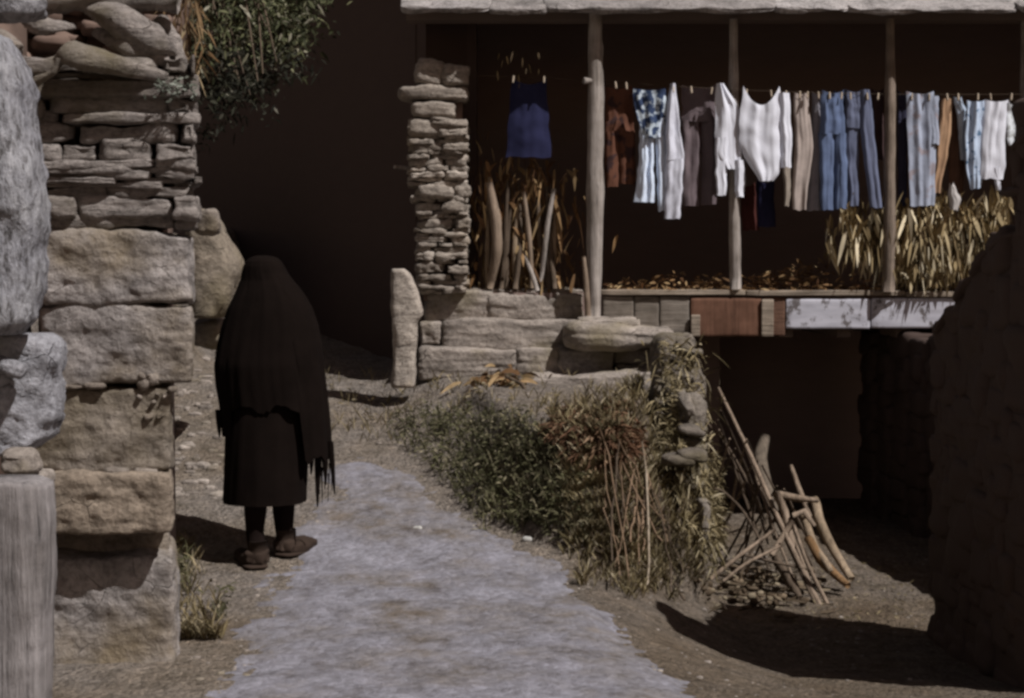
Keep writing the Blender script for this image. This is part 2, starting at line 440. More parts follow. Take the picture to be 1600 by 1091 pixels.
# top rocks
def topstone(pts, rad, lb, flat=.8, wob=.15, mat=M_slate):
    mb = MB(); q = []; n = 14
    P3 = [P(*p) for p in pts]
    for i in range(n + 1):
        t = i / n * (len(P3) - 1); k = min(int(t), len(P3) - 2); q.append(P3[k].lerp(P3[k + 1], t - k))
    rr = []
    for i in range(n + 1):
        t = i / n * (len(rad) - 1); k = min(int(t), len(rad) - 2); rr.append(rad[k] + (rad[k + 1] - rad[k]) * (t - k))
    mb.tube(q, rr, 14, wob, flat); o = mb.build('cap_stone', mat, lw); o['label'] = lb; return o
topstone([(85, 92, 5.95), (110, 85, 5.9), (180, 100, 5.95), (262, 122, 6.0)], [.01, .05, .04, .02], 'long narrow cap stone tapering to the right')
topstone([(95, 90, 5.9), (85, 112, 5.9), (50, 132, 5.95)], [.02, .012, .02], 'thin branching stone piece')
topstone([(140, 12, 6.1), (180, 28, 6.0), (240, 62, 6.0), (276, 82, 6.1)], [.03, .06, .06, .015], 'upper tilted slab, smooth and grey')
topstone([(150, 50, 6.1), (200, 72, 6.0), (262, 98, 6.05)], [.02, .045, .02], 'lower tilted slab beneath another')
topstone([(38, 30, 6.0), (60, 40, 6.0), (118, 42, 6.1)], [.02, .04, .01], 'small slab by the dark hollow')
topstone([(60, 5, 6.1), (150, -12, 6.1), (280, 0, 6.1)], [.05, .07, .05], 'topmost slab cut by the upper edge')
topstone([(250, 30, 6.2), (272, 70, 6.15), (285, 120, 6.1)], [.03, .035, .02], 'small stone at the outer corner')
mb = MB()
for i in range(26):
    x = R.uniform(-10, 290); yy = R.uniform(-60, 110); Y = 6.55 + R.uniform(0, .2)
    blk(mb, x - 30, yy - 12, x + 30, yy + 12, Y, .3, rough=.3, n=5, m=4)
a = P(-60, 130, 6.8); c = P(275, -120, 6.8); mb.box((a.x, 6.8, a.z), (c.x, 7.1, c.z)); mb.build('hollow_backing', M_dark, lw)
mb = MB()   # wall running back from the pillar, seen edge on
for k in range(260):
    t = k / 260; Y = 6.6 + 5.4 * R.random(); X = -.2 * Y - .22 - R.uniform(0, .05)
    z = R.uniform(-.05, 1.5); mb.rock((X - .1, Y, z), (.16, R.uniform(.1, .28), R.uniform(.04, .1)), rough=.25, n=4, m=5)
mb.build('rear_stonework', M_slate, lw)
# bank boulders beyond
M_tanst = stone('tan_stone', (.2, .17, .135), (.15, .125, .08), .4, strata=1.2, bs=1.0)
BOULDER = True
o = MB(); o.rock(P(318, 522, 9.7) + Vector((0, .3, 0)), (.11, .25, .085), 2.2, .2, 10, 4)
tag(o.build('boulder', M_step), 'small brown stone under the tan boulder on the bank', 'boulder')
o = MB(); o.rock(P(318, 345, 7.4) + Vector((0, .1, 0)), (.055, .1, .06), 8.2, .2, 10, 4)
tag(o.build('boulder', M_stone), 'small pale stone lodged at the outer corner of the slate courses', 'boulder')
mb = MB()
for k in range(70):
    px = R.uniform(262, 350); py = R.uniform(545, 780); p = G(px, py)
    mb.rock((p.x, p.y, p.z), (R.uniform(.015, .05), R.uniform(.015, .04), R.uniform(.008, .025)), rough=.3, n=4, m=4)
for k in range(1500):
    px = R.uniform(262, 1450); py = R.uniform(560, 1091); p = G(px, py); s = R.uniform(.003, .009) + .012 * R.random() ** 8
    mb.rock((p.x, p.y, p.z), (s, s * .8, s * .5), rough=.3, n=2, m=3)
tag(mb.build('gravel', M_step), 'loose gravel scattered over the path and bank', 'gravel', kind='stuff')
# two white pebbles on path
for px, py, lb in ((652, 829, 'white pebble on the path, nearer the person'), (824, 848, 'white pebble at the foot of the green weeds')):
    p = G(px, py); mb = MB(); mb.rock(p + Vector((0, 0, .008)), (.025, .02, .014), rough=.2, n=5, m=3)
    tag(mb.build('pebble', stone('white_pebble', (.5, .5, .48), bs=.1)), lb, 'pebble')

# ------------------------------------------------------------------ left edge foreground
def slab(name, outline, Y, dep, mat, label, cat, amp=.02, parent=None):
    """upright slab from a pixel outline given as rows (y, xl, xr)"""
    mb = MB(); nu = 26; rows = []
    ys_ = outline; y0, y1 = ys_[0][0], ys_[-1][0]; nv = max(8, int((y1 - y0) / 7))
    def at(y):
        for a, c in zip(ys_, ys_[1:]):
            if a[0] <= y <= c[0]:
                t = (y - a[0]) / (c[0] - a[0]); return a[1] + (c[1] - a[1]) * t, a[2] + (c[2] - a[2]) * t
    vs = []; fs = []; seg = 2 * nu
    for j in range(nv + 1):
        y = y0 + (y1 - y0) * j / nv; xl, xr = at(y)
        for k in range(seg):
            an = 2 * math.pi * k / seg; cx = -math.cos(an); sy = math.sin(an)
            cx = math.copysign(abs(cx) ** .6, cx); sy = math.copysign(abs(sy) ** .6, sy)
            p = P(xl + (xr - xl) * (cx + 1) / 2, y, Y); p.y += -sy * dep / 2
            p += Vector((cx, -sy, 0)) * amp * (noise.noise(p * 6) + .6 * noise.noise(p * 17) + .35 * noise.noise(p * 45))
            vs.append(p)
    for j in range(nv):
        for k in range(seg): fs.append([j * seg + k, j * seg + (k + 1) % seg, (j + 1) * seg + (k + 1) % seg, (j + 1) * seg + k])
    fs.append(list(range(seg))[::-1]); fs.append([nv * seg + k for k in range(seg)])
    mb.add(vs, fs); return tag(mb.build(name, mat, parent), label, cat)

m, nt, b = newmat('flecked_stone')
v = coords(nt, 1, 1, .35, (0, .25, 0))
f1 = noise_n(nt, v, 45, 5, .65); f2 = noise_n(nt, coords(nt), 6, 5, .6)
col = ramp(nt, f1, [(.36, (.09, .085, .085)), (.46, (.24, .24, .255)), (.6, (.33, .33, .35)), (.75, (.46, .46, .48))])
col = mix(nt, col, ramp(nt, f2, [(.3, (.65, .65, .7)), (.6, (1, 1, 1))]), .8, 'MULTIPLY')
nt.links.new(col, b.inputs['Base Color']); bump(nt, b, f1, 1, .02)
M_fleck = m
slab('standing_stone', [(55, -90, 8), (75, -90, 22), (110, -90, 38), (150, -90, 47), (240, -90, 60), (320, -90, 70), (400, -90, 67), (470, -90, 60), (500, -90, 56), (522, -80, 30)], 5.0, .3, M_fleck,
     'tall pale grey flecked stone leaning at the left edge', 'stone')
slab('wall_stone', [(522, -20, 70), (535, -40, 92), (560, -60, 101), (600, -60, 98), (640, -60, 94), (680, -60, 88), (700, -60, 60), (708, -60, 20)], 5.2, .25, M_pale,
     'pale grey rounded stone between the flecked stone and the wooden post', 'stone', .03)
mb = MB(); mb.rock(P(14, 572, 5.0), (.055, .05, .022), 3, .2, 8, 4, rot=(0, .35, 0))
tag(mb.build('wall_stone', M_pale), 'small white chip of stone at the left edge', 'stone')
mb = MB(); mb.rock(P(30, 722, 5.0), (.05, .06, .035), 6, .3, 8, 4)
mb.rock(P(62, 745, 5.1), (.04, .06, .02), 7, .3, 8, 4)
tag(mb.build('wall_stone', M_step), 'tan broken stone just above the wooden post', 'stone')
mb = MB(); mb.rock(P(20, 12, 5.6), (.11, .1, .045), 9, .3, 8, 4)
tag(mb.build('wall_stone', M_pale), 'bluish grey stone in the top left corner', 'stone')
mb = MB(); mb.rock(P(12, 70, 5.3), (.045, .06, .03), 12, .3, 8, 4, rot=(0, .5, 0))
tag(mb.build('wall_stone', M_stone), 'small stone just above the tall flecked stone', 'stone')
mb = MB()
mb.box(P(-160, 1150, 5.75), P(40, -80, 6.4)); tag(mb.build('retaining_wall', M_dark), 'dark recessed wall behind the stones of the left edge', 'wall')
slab('wooden_post', [(748, -30, 60), (756, -34, 80), (800, -34, 83), (900, -36, 82), (1000, -38, 78), (1100, -40, 76), (1500, -44, 70)], 4.6, .2, M_postn,
     'weathered grey wooden post with split grain at the lower left corner', 'post', .006)

slab('boulder', [(328, 300, 328), (345, 296, 342), (375, 296, 356), (405, 296, 374), (425, 297, 379), (450, 298, 371), (475, 300, 364), (496, 302, 350)], 9.6, .5, M_tanst,
     'tan flat faced boulder on the bank behind the person, right of the stone wall', 'boulder', .02)
# ------------------------------------------------------------------ shrub over the wall
sh = thing('shrub', P(330, 130, 7.2), 'leafy shrub hanging over the wall top above the person', 'shrub')
mb = MB(); mb_shade = MB(); R.seed(5)
def bush_pt():
    while 1:
        px = R.uniform(285, 520); py = R.uniform(-60, 230)
        lim = 165 - .0048 * max(0, px - 330) ** 2 + 40 * nz(px * .03, 1)
        if py < lim or R.random() < .07 * (py < lim + 70): return px, py
cl = [bush_pt() for _ in range(520)]
for px, py in cl:
    c = P(px, py, 7.3 + R.uniform(-.25, .35) + .0022 * (px - 300))
    for k in range(R.randint(9, 20)):
        q = c + Vector((R.gauss(0, .028), R.gauss(0, .04), R.gauss(0, .03)))
        (mb_shade if py + R.gauss(0, 22) > 82 else mb).blade(q, (R.uniform(-1, 1), R.uniform(-1, .6), R.uniform(-1, .5)), R.uniform(.012, .055), R.uniform(.005, .018), .3, 2)  # lower leaves get the shade-coloured material
mb.build('foliage', M_bush, sh); mb_shade.build('foliage', M_bush_shade, sh)['label'] = 'lower foliage with shade painted into its colour'
mb = MB()
for k in range(12):
    x = R.uniform(300, 420); p0 = P(x, -70, 7.6); p1 = P(x + R.uniform(-30, 60), R.uniform(40, 150), 7.3)
    mb.tube([p0, p0.lerp(p1, .5) + Vector((0, -.15, .03)), p1], [.008, .006, .003], 5)
mb.build('stem', M_stickd, sh)
mb = MB()
for k in range(150):
    p = P(R.gauss(292, 16), R.uniform(-60, 110), 6.3 + R.uniform(0, .4)); mb.blade(p, (R.uniform(-.3, .5), -.2, -1 + R.uniform(-.2, .8)), R.uniform(.05, .13), .008, .2, 3)
tag(mb.build('dry_grass', leafy('orange_straw', [(0, (.1, .055, .025)), (.6, (.2, .125, .06)), (1, (.3, .24, .15))])), 'orange dry straw hanging over the outer corner of the wall', 'grass', kind='stuff')
mb = MB()
for k in range(130):
    p = P(R.gauss(275, 17), R.gauss(138, 9), 5.93 + R.uniform(-.02, .1)); mb.blade(p, (R.uniform(-1, 1), -.6, R.uniform(-.4, 1)), R.uniform(.015, .035), .010, .3, 2)
tag(mb.build('wall_plant', leafy('grey_leaf', [(0, (.07, .08, .06)), (1, (.28, .3, .26))])), 'small grey green plant rooted in the topmost slate course', 'plant')

# ------------------------------------------------------------------ house
HY = 11.4
hs = thing('stone_house', (1.2, 13, .7), 'dark stone house with open wooden veranda full of hanging laundry', 'house')
def Zp(py, Y): return P(800, py, Y).z
def Xp(px, Y): return (px - 800) / FPX * Y   # adequate for small pitch
# veranda floor, walls
zf = Zp(458, HY)
mb = MB(); mb.box((Xp(735, HY), HY + .06, zf - .2), (5.2, 13.6, zf)); mb.build('veranda_floor', M_in, hs, smooth=False)
mb = MB(); mb.box((-1.4, 13.6, -.5), (5.2, 13.9, 4.6)); mb.build('back_wall', M_in, hs, smooth=False)
mb = MB(); mb.box((5.2, 10.6, -.5), (5.5, 13.9, 4.2)); mb.build('end_wall', M_in, hs, smooth=False)
mb = MB(); mb.box((1.6, 12.9, -.6), (5.2, 13.1, zf - .205)); mb.box((.9, 12.3, -.6), (1.6, 13.0, zf - .2)); mb.build('cellar_wall', M_in, hs, smooth=False)
# side wall going back left, in its own shade
x0, y0 = Xp(668, 12), 11.85; dx, dy = -.45, .893; L = 11
mb = MB(); nx_, ny_ = dy * .35, -dx * .35
q = [(x0, y0), (x0 + dx * L, y0 + dy * L), (x0 + dx * L + nx_, y0 + dy * L + ny_), (x0 + nx_, y0 + ny_)]
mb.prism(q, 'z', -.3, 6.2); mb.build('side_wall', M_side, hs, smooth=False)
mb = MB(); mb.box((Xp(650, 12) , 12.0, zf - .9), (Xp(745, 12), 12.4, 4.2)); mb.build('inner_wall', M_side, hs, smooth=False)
# pillar
mb = MB(); R.seed(21); y = 458; XL, XR = 655, 731
while y > 190:
    h = R.choice([5, 7, 8, 11, 16]); lx = 652 - (14 if y < 330 else 0) * ss((330 - y) / 60); x = lx + R.uniform(-4, 4)
    while x < 722:
        w = R.uniform(16, 62); x1 = min(x + w, 731 + R.uniform(-4, 2))
        if 728 - x1 < 14: x1 = 731 + R.uniform(-4, 2)
        blk(mb, x, y - h * R.uniform(.8, 1), x1 - .5, y + 1.5, HY - .08 + R.uniform(-.035, .04), .35, rough=.45, n=10, m=8, rot=(0, R.uniform(-.07, .07), R.uniform(-.15, .15)))
        x = x1 + 1
    y -= h
mb.build('pillar_stonework', M_pillar, hs)
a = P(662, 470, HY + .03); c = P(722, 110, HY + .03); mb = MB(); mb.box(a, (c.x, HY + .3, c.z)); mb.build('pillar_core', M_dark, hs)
for k, (a_, b_, c_, d_, lb) in enumerate([(638, 186, 731, 214, 'square pale lintel stone of the pillar'), (640, 158, 712, 184, 'short pale stone near the pillar top'), (620, 132, 731, 156, 'projecting flat slab of the pillar'),
                                         (646, 92, 690, 132, 'pale tilted stone on top of the pillar'), (688, 100, 733, 134, 'brown stone on top of the pillar')]):
    mb = MB(); blk(mb, a_, b_, c_, d_, HY - .1, .36, rough=.2, n=9, m=6, rot=(0, (.12 if k == 3 else .02), .05)); mb.build('pillar_cap_stone', M_pillar, hs)['label'] = lb
mb = MB(); mb.tube([P(616, 261, HY), P(650, 264, HY + .1)], .014, 7); mb.build('wall_peg', M_post, hs)
# posts
def post(pts, w, Y, mat=M_post, lb=None, wob=.08):
    n = 24; q = []; rr = []
    for i in range(n + 1):
        t = i / n * (len(pts) - 1); k = min(int(t), len(pts) - 2); f = t - k
        q.append(P(pts[k][0] + (pts[k + 1][0] - pts[k][0]) * f, pts[k][1] + (pts[k + 1][1] - pts[k][1]) * f, Y))
        rr.append((w[k] + (w[k + 1] - w[k]) * f) / 2 / FPX * Y)
    mb = MB(); mb.tube(q, rr, 12, wob); o = mb.build('post', mat, hs)
    if lb: o['label'] = lb
post([(930, 20), (931, 105), (930, 300), (928, 500)], [20, 24, 28, 20], HY - .1, lb='thick pale debarked post with dark knots')
mb = MB(); mb.tube([P(912, 127, HY - .15), P(930, 128, HY - .12)], [.022, .016], 7, .2); mb.build('post_knob', M_post, hs)
post([(1146, 30), (1146, 130), (1147, 300), (1149, 452)], [12, 16, 17, 19], HY + .0, lb='thin post partly covered by white shirts')
post([(1391, 30), (1391, 120), (1390, 300), (1388, 456)], [13, 16, 18, 19], HY - .06, M_tan, lb='tan post beside the dried corn leaves')
post([(1602, 20), (1601, 200), (1600, 456)], [14, 15, 16], HY + .1)
post([(912, 400), (916, 440), (920, 495)], [6, 9, 12], HY - .12, M_stick, lb='short thin stake beside the thick post')
# top plate and rafters
mb = MB(); mb.box((-.75, HY + .03, Zp(30, HY)), (5.2, HY + .22, Zp(-4, HY))); mb.build('wall_plate', M_beam, hs, smooth=False)
# roof : sloped bed + slabs along eave
EY = 11.1; ez = Zp(14, EY)
mb = MB()
def roofq(x0, x1, ya, za, yb, zb, th): mb.prism([(ya, za), (yb, zb), (yb, zb - th), (ya, za - th)], 'x', x0, x1)
R.seed(3)
for row in range(14):
    ya = EY + row * .5; za = ez + .03 + row * .24
    x = (Xp(628, EY) if row == 0 else -.77 + R.uniform(0, .05))
    while x < 5.5:
        w = R.uniform(.3, 1.6); dz = R.uniform(-.008, .008); dy_ = R.uniform(-.02, .02) if row else R.uniform(-.015, .015)
        mb.rock((x + w / 2, ya + .33 + dy_, za + .12 + dz), (w / 2 + .01, .37, .022), rough=.5, n=16, m=12, rot=(.447, R.uniform(-.008, .008), 0), freq=.9)
        x += w
mb.build('roof', M_roof, hs)
mb = MB(); mb.prism([(EY + .3, ez + .07), (EY + 7, ez + 3.28), (EY + 7, ez + 3.18), (EY + .3, ez + .02)], 'x', -.72, 5.5); mb.build('roof_boarding', M_beam, hs, smooth=False)
# fascia boards
def brd(x0, y0, x1, y1, Y, th, mat, nm='fascia_board', lb=None):
    a = P(x0, y1, Y); c = P(x1, y0, Y); mb = MB(); mb.rock(((a.x + c.x) / 2, Y + th / 2, (a.z + c.z) / 2), ((c.x - a.x) / 2, th / 2, (c.z - a.z) / 2), rough=.06, n=12, m=40, freq=.6)
    o = mb.build(nm, mat, hs)
    if lb: o['label'] = lb
    return o
M_rail = wood('pale_rail', (.3, .25, .2), 'x')
for x0_, x1_, y0_ in ((938, 1165, 453), (1166, 1415, 454), (1416, 1660, 456)): brd(x0_, y0_, x1_, y0_ + 8, HY - .02, .12, M_rail, 'floor_edge')
brd(942, 463, 990, 506, HY, .05, M_board); brd(991, 463, 1030, 512, HY + .008, .05, M_board); brd(1031, 463, 1078, 520, HY, .05, M_board)
brd(1079, 466, 1191, 526, HY - .01, .04, M_rust, lb='rust red panel below the veranda floor')
brd(1192, 465, 1227, 525, HY, .04, wood('brown_board', (.15, .085, .06), 'x'), lb='dark brown board beside the rust red panel')
brd(1080, 492, 1094, 526, HY - .035, .02, M_rail, 'batten'); brd(1190, 468, 1209, 526, HY - .03, .02, M_rail, 'batten')
brd(1228, 467, 1360, 514, HY - .008, .04, M_white, lb='white board with peeling paint'); brd(1361, 466, 1520, 513, HY - .004, .04, M_white, lb='white board with peeling paint, nearer the shed')
# joists under floor
mb = MB()
for k in range(9): mb.box((1.5 + k * .42, HY + .1, zf - .32), (1.6 + k * .42, 13.5, zf - .2))
mb.build('joist', M_beam, hs, smooth=False)

# ------------------------------------------------------------------ side wall added so its shadow covers the cellar mouth
mb = MB(); R.seed(31)
def wl(t): return 3.2 + (2.72 - 3.2) * t, 8.35 + (12.2 - 8.35) * t
for j in range(11):
    for i in range(13):
        X, Y = wl((i + R.uniform(-.1, .1)) / 12); z = -.4 + j * .128
        mb.rock((X + .15 + R.uniform(-.01, .01), Y, z + .06 + R.uniform(-.02, .02)), (.17, R.uniform(.19, .26), R.uniform(.075, .095)), rough=.2, n=6, m=10)
tag(mb.build('shade_wall', M_shade_wall), 'added dry stone wall casting shade beside the cellar opening', 'wall')

# ------------------------------------------------------------------ shed right
def skew(mb):
    for v in mb.v: v.y -= max(0, v.x - SX - .05) * .62
    return mb
sd = thing('stone_shed', (2.8, 7.3, -.35), 'dark stone shed corner in full shade at the right edge', 'shed')
SX = 2.1; zc = CZ
prof = [(8.0, -.5), (8.0, zc - .36), (7.6, zc - .15), (7.09, zc + .08), (6.77, zc + .15), (6.74, zc + .5), (6.5, zc + .56), (6.35, zc + .58), (6.35, -.5)]
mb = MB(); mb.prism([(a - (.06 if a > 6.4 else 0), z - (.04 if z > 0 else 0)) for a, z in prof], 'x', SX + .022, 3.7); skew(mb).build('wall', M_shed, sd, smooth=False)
mb = MB()
z = -.45
while z < zc + .6:
    h = R.uniform(.05, .15); y = 6.35
    ymax = 8.0
    if z > zc - .4: ymax = 8.0 - (z - zc + .4) / .5 * 1.0
    if z > zc + .1: ymax = 6.76
    while y < ymax - .04:
        w = R.uniform(.08, .5); y1 = min(y + w, ymax); hh = h * R.uniform(.8, 1.1)
        mb.rock((SX + .105 + R.uniform(-.004, .006), (y + y1) / 2, z + h / 2), (.1, (y1 - y) / 2 + .012, hh / 2 + .035), rough=.22, n=8, m=7); y = y1
    z += h
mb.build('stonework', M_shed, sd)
mb = MB()
for (a, z1), (b_, z2) in zip(prof[1:7], prof[2:8]):
    n = max(1, int(abs(a - b_) / .25))
    for i in range(n):
        t = (i + .5) / n; yy = a + (b_ - a) * t; zz = z1 + (z2 - z1) * t
        for X in (2.36, 2.86, 3.4): mb.rock((X, yy, zz - .0), (.28, .17, .02), rough=.3, n=5, m=6, rot=(-math.atan2(z2 - z1, a - b_) if abs(a - b_) > .1 else 0, 0, 0))
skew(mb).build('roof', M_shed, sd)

# ------------------------------------------------------------------ terrace steps
st = thing('stone_steps', (.1, 11.5, .75), 'weathered stone steps and edging below the veranda', 'steps')
def step(x0, y0, x1, y1, Y, dep=.4, rg=.1, mat=M_step, nm='step_block', rot=0, lb=None, n=20, m=16):
    mb = MB(); blk(mb, x0, y0, x1, y1, Y, dep, rough=rg * 1.2, n=n, m=m, rot=(0, rot, 0), freq=.9); o = mb.build(nm, mat, st)
    if lb: o['label'] = lb
step(655, 545, 812, 592, 11.1, .5, .1); step(808, 546, 874, 592, 11.1, .5, .14)
step(690, 500, 925, 548, 11.25, .5, .09, lb='long middle step block with light tread'); step(656, 505, 688, 540, 11.27, .4, .2)
step(665, 458, 770, 501, 11.42, .5, .16); step(765, 464, 880, 500, 11.42, .5, .2); step(868, 459, 912, 480, 11.42, .5, .2); step(874, 479, 910, 500, 11.42, .5, .2)
step(655, 452, 912, 462, 11.5, .9, .3)
step(886, 508, 1062, 547, 10.9, .7, .2, rot=.03, m=4, lb='large flat slab at the terrace corner')
step(905, 500, 1000, 515, 11.0, .5, .3)
step(872, 545, 962, 586, 11.05, .5, .15, M_slate); step(960, 548, 1018, 568, 11.1, .5, .2, M_slate); step(962, 569, 1015, 588, 11.1, .5, .2, M_slate)
step(830, 586, 1020, 622, 10.75, .35, .22, rot=-.03, lb='long low slab in front with a dark gap beneath')
slab('standing_slab', [(420, 612, 632), (428, 611, 642), (450, 611, 652), (490, 612, 664), (505, 613, 652), (560, 614, 650), (605, 612, 648)], 10.85, .18, M_pillar,
     'upright pointed stone slab at the left end of the steps', 'stone', .012)
# stone retaining side of terrace
mb = MB(); R.seed(8)
for k in range(110):
    t = R.random(); Y = 8.9 + 2.4 * t; X = .99 + (Y - 8.5) * .107 + R.uniform(-.06, .0); z = R.uniform(-.35, .72)
    mb.rock((X, Y, z), (R.uniform(.03, .08), R.uniform(.06, .13), R.uniform(.02, .05)), rough=.4, n=6, m=5, rot=(R.uniform(-.3, .3), R.uniform(-.3, .3), 0))
mb.rock(P(1052, 605, 10.3), (.14, .3, .33), 3.3, .22, 16, 4); mb.rock(P(1075, 690, 9.5), (.09, .3, .3), 4.3, .25, 14, 4)
for k in range(34):
    px = R.uniform(1030, 1092); py = R.uniform(535, 700)
    mb.rock(P(px, py, 10.05 - (py - 535) * .004), (R.uniform(.02, .055), .06, R.uniform(.012, .03)), rough=.5, n=6, m=5, rot=(0, R.uniform(-.5, .5), 0))
for (px, py, Y, w, h) in ((1099, 815, 8.7, .035, .12), (1062, 718, 8.66, .1, .028), (1080, 712, 8.66, .08, .03), (1058, 532, 10.8, .12, .05)):
    mb.rock(P(px, py, Y), (w, .12, h), rough=.25, n=8, m=4)
tag(mb.build('terrace_wall', stone('edge_stone', (.2, .175, .15), (.13, .11, .07), .6, strata=2)), 'rough stone edge of the weedy terrace beside the dark cellar', 'wall')
# broken basket-like scrap heap
mb = MB(); c0 = P(775, 600, 10.6)
for k in range(90):
    p = P(R.gauss(775, 26), R.gauss(597, 9), 10.6 + R.uniform(-.1, .15)); mb.blade(p, (R.uniform(-1, 1), R.uniform(-1, 0), R.uniform(-.3, .6)), R.uniform(.05, .16), R.uniform(.015, .04), .4, 3)
mb.rock(P(772, 604, 10.75), (.13, .1, .06), rough=.4, n=6, m=3)
tag(mb.build('leaf_heap', M_huskd), 'small heap of rusty dead leaves in front of the steps', 'leaf heap')
mb = MB(); mb.tube([P(790, 588, 10.5), P(815, 600, 10.45), P(832, 628, 10.4)], [.014, .016, .01], 6, .2)
tag(mb.build('branch', M_stickd), 'short dark branch lying beside the rusty leaf heap', 'branch')

# ------------------------------------------------------------------ vegetation stuff
def scatter(n, fpt, fn):
    mb = MB()
    for _ in range(n):
        px, py = fpt(); p = G(px, py, 6.5); fn(mb, p)
    return mb
def inpoly(poly, px, py): return sdf(poly, px, py)
def pick(poly, soft=15):
    xs_ = [p[0] for p in poly]; ys2 = [p[1] for p in poly]
    while 1:
        x = R.uniform(min(xs_) - 10, max(xs_) + 10); y = R.uniform(min(ys2) - 10, max(ys2) + 10)
        if sdf(poly, x, y) + 30 * nz(x * .03, y * .03) > R.uniform(-soft, soft): return x, y
R.seed(77)
WP = [(618, 668), (660, 655), (760, 660), (840, 690), (890, 760), (915, 830), (895, 850), (840, 835), (770, 808), (722, 785), (700, 740), (640, 700)]
def weed(mb, p):
    h = R.uniform(.04, .12) + .16 * max(0, nz(p.x * 4, p.y * 4, 6)); lean = Vector((R.uniform(-.5, .5), R.uniform(-.6, .3), 1)).normalized()
    for k in range(R.randint(4, 9)):
        t = R.uniform(.1, 1); q = p + lean * h * t + Vector((R.gauss(0, .012), R.gauss(0, .012), 0))
        mb.blade(q, (R.uniform(-1, 1), R.uniform(-1, 1), R.uniform(-.2, .9)), R.uniform(.015, .055), R.uniform(.004, .013), .4, 2)
    if R.random() < .5:
        for k in range(3): mb.blade(p, (R.uniform(-.4, .4), R.uniform(-.5, .2), 1), R.uniform(.08, .2), .006, .3, 3)
tag(scatter(1000, lambda: pick(WP, 25), weed).build('weeds', M_weed), 'low green weeds on the slope between path and terrace', 'weeds', kind='stuff')
def blades(mb, p):
    for k in range(R.randint(3, 6)):
        mb.blade(p, (R.uniform(-.5, .5), R.uniform(-.7, .2), 1), R.uniform(.06, .17), R.uniform(.004, .008), .35, 3)
DP = [(850, 640), (930, 620), (1040, 560), (1085, 560), (1110, 700), (1120, 880), (1110, 925), (1000, 935), (910, 915), (900, 860), (880, 760)]
tag(scatter(2300, lambda: pick(DP, 10), blades).build('dry_grass', M_dry), 'dry olive grass covering the steep terrace bank', 'grass', kind='stuff')
mb = MB()
for k in range(800):
    px = R.gauss(1062, 24); py = R.uniform(535, 760); mb.blade(P(px, py, 10.0 - (py - 535) * .0062), (R.uniform(-.7, .7), R.uniform(-1, 0), R.uniform(-1, 1)), R.uniform(.05, .15), R.uniform(.005, .013), .4, 3)
for k in range(1500):
    t = R.random(); Y = 8.35 + 2.6 * t; X = (.13 * Y) - R.uniform(.0, .16) * (1.2 - t); z = H(X - .12, Y) * R.random() ** .6 + R.uniform(0, .05)
    if t > .6: z += R.uniform(0, .3)
    mb.blade((X, Y - .03, z), (R.uniform(-.7, .7), R.uniform(-1, .1), R.uniform(-1, .9)), R.uniform(.04, .13), R.uniform(.005, .012), .4, 3)
tag(mb.build('dry_grass', M_dry), 'tangled straw and creeper over the stone edge of the terrace', 'grass', kind='stuff')
RP = [(860, 665), (900, 640), (970, 640), (1000, 690), (960, 740), (880, 730)]
def fern(mb, p):
    for k in range(6): mb.blade(p + Vector((0, 0, .02)), (R.uniform(-1, 1), R.uniform(-1, .1), R.uniform(-.2, .8)), R.uniform(.04, .11), R.uniform(.01, .02), .6, 3)
tag(scatter(300, lambda: pick(RP, 8), fern).build('dead_fern', M_fern), 'rust coloured dead fern on top of the bank', 'fern', kind='stuff')
EP = [(262, 850), (300, 850), (330, 930), (350, 990), (330, 1060), (280, 1080), (262, 980)]
tag(scatter(170, lambda: pick(EP, 8), blades).build('grass_tufts', M_dry), 'thin dry grass along the foot of the stone wall', 'grass', kind='stuff')
mb = MB()
for k in range(28): weed(mb, G(R.gauss(284, 9), R.gauss(905, 16)))
tag(mb.build('weed_plant', M_weed), 'small green plant at the foot of the wall left of the path', 'plant')
mb = MB()
for k in range(10): weed(mb, G(R.gauss(345, 5), R.gauss(965, 6)))
tag(mb.build('weed_plant', M_weed), 'tiny dark plant standing at the left edge of the path', 'plant')
mb = MB()   # tufts scattered over the far path
for k in range(420):
    px = R.uniform(500, 900); py = R.uniform(590, 700)
    if sdf(WP, px, py) > -5: continue
    blades(mb, G(px, py)) if R.random() < .4 else weed(mb, G(px, py)) if R.random() < .15 else None
tag(mb.build('sparse_grass', M_dry), 'sparse dry grass on the upper path below the steps', 'grass', kind='stuff')
# hanging stems on bank
R.seed(14)
M_stem = wood('vine_stem', (.24, .165, .11)); 
for k in range(22):
    xt = R.gauss(978, 26); xb = xt + R.gauss(12, 22); yt = R.uniform(665, 790); yb = R.uniform(830, 940)
    pts = []
    for i in range(7):
        t = i / 6; px = xt + (xb - xt) * t + R.uniform(3, 14) * math.sin(t * 2.6 + k) ; py = yt + (yb - yt) * t
        g = G(px, py); v = g + Vector((0, -.05 - .03 * math.sin(t * 3.1), .03)); pts.append(v)
    mb = MB(); mb.tube(pts, [R.uniform(.0025, .0055)] * 7, 5, .1)
    o = tag(mb.build('vine_stem', M_stem if k % 3 else M_stickd), 'bare vine stem hanging down the terrace bank', 'vine', 'bare stems hanging on the bank')
mb = MB(); pts = [P(x, y, Y) for x, y, Y in ((1003, 690, 8.3), (1010, 740, 8.22), (1013, 820, 8.1), (1014, 880, 7.98), (1010, 938, 7.9))]
mb.tube(pts, [.004, .006, .0065, .006, .006], 6); tag(mb.build('vine_stem', wood('pale_stem', (.36, .3, .23))), 'palest and straightest stem in front of the terrace bank', 'vine')
mb = MB(); pts = [G(x, y) + Vector((0, 0, .02)) for x, y in ((930, 880), (970, 888), (1010, 900), (1050, 925), (1070, 945))]
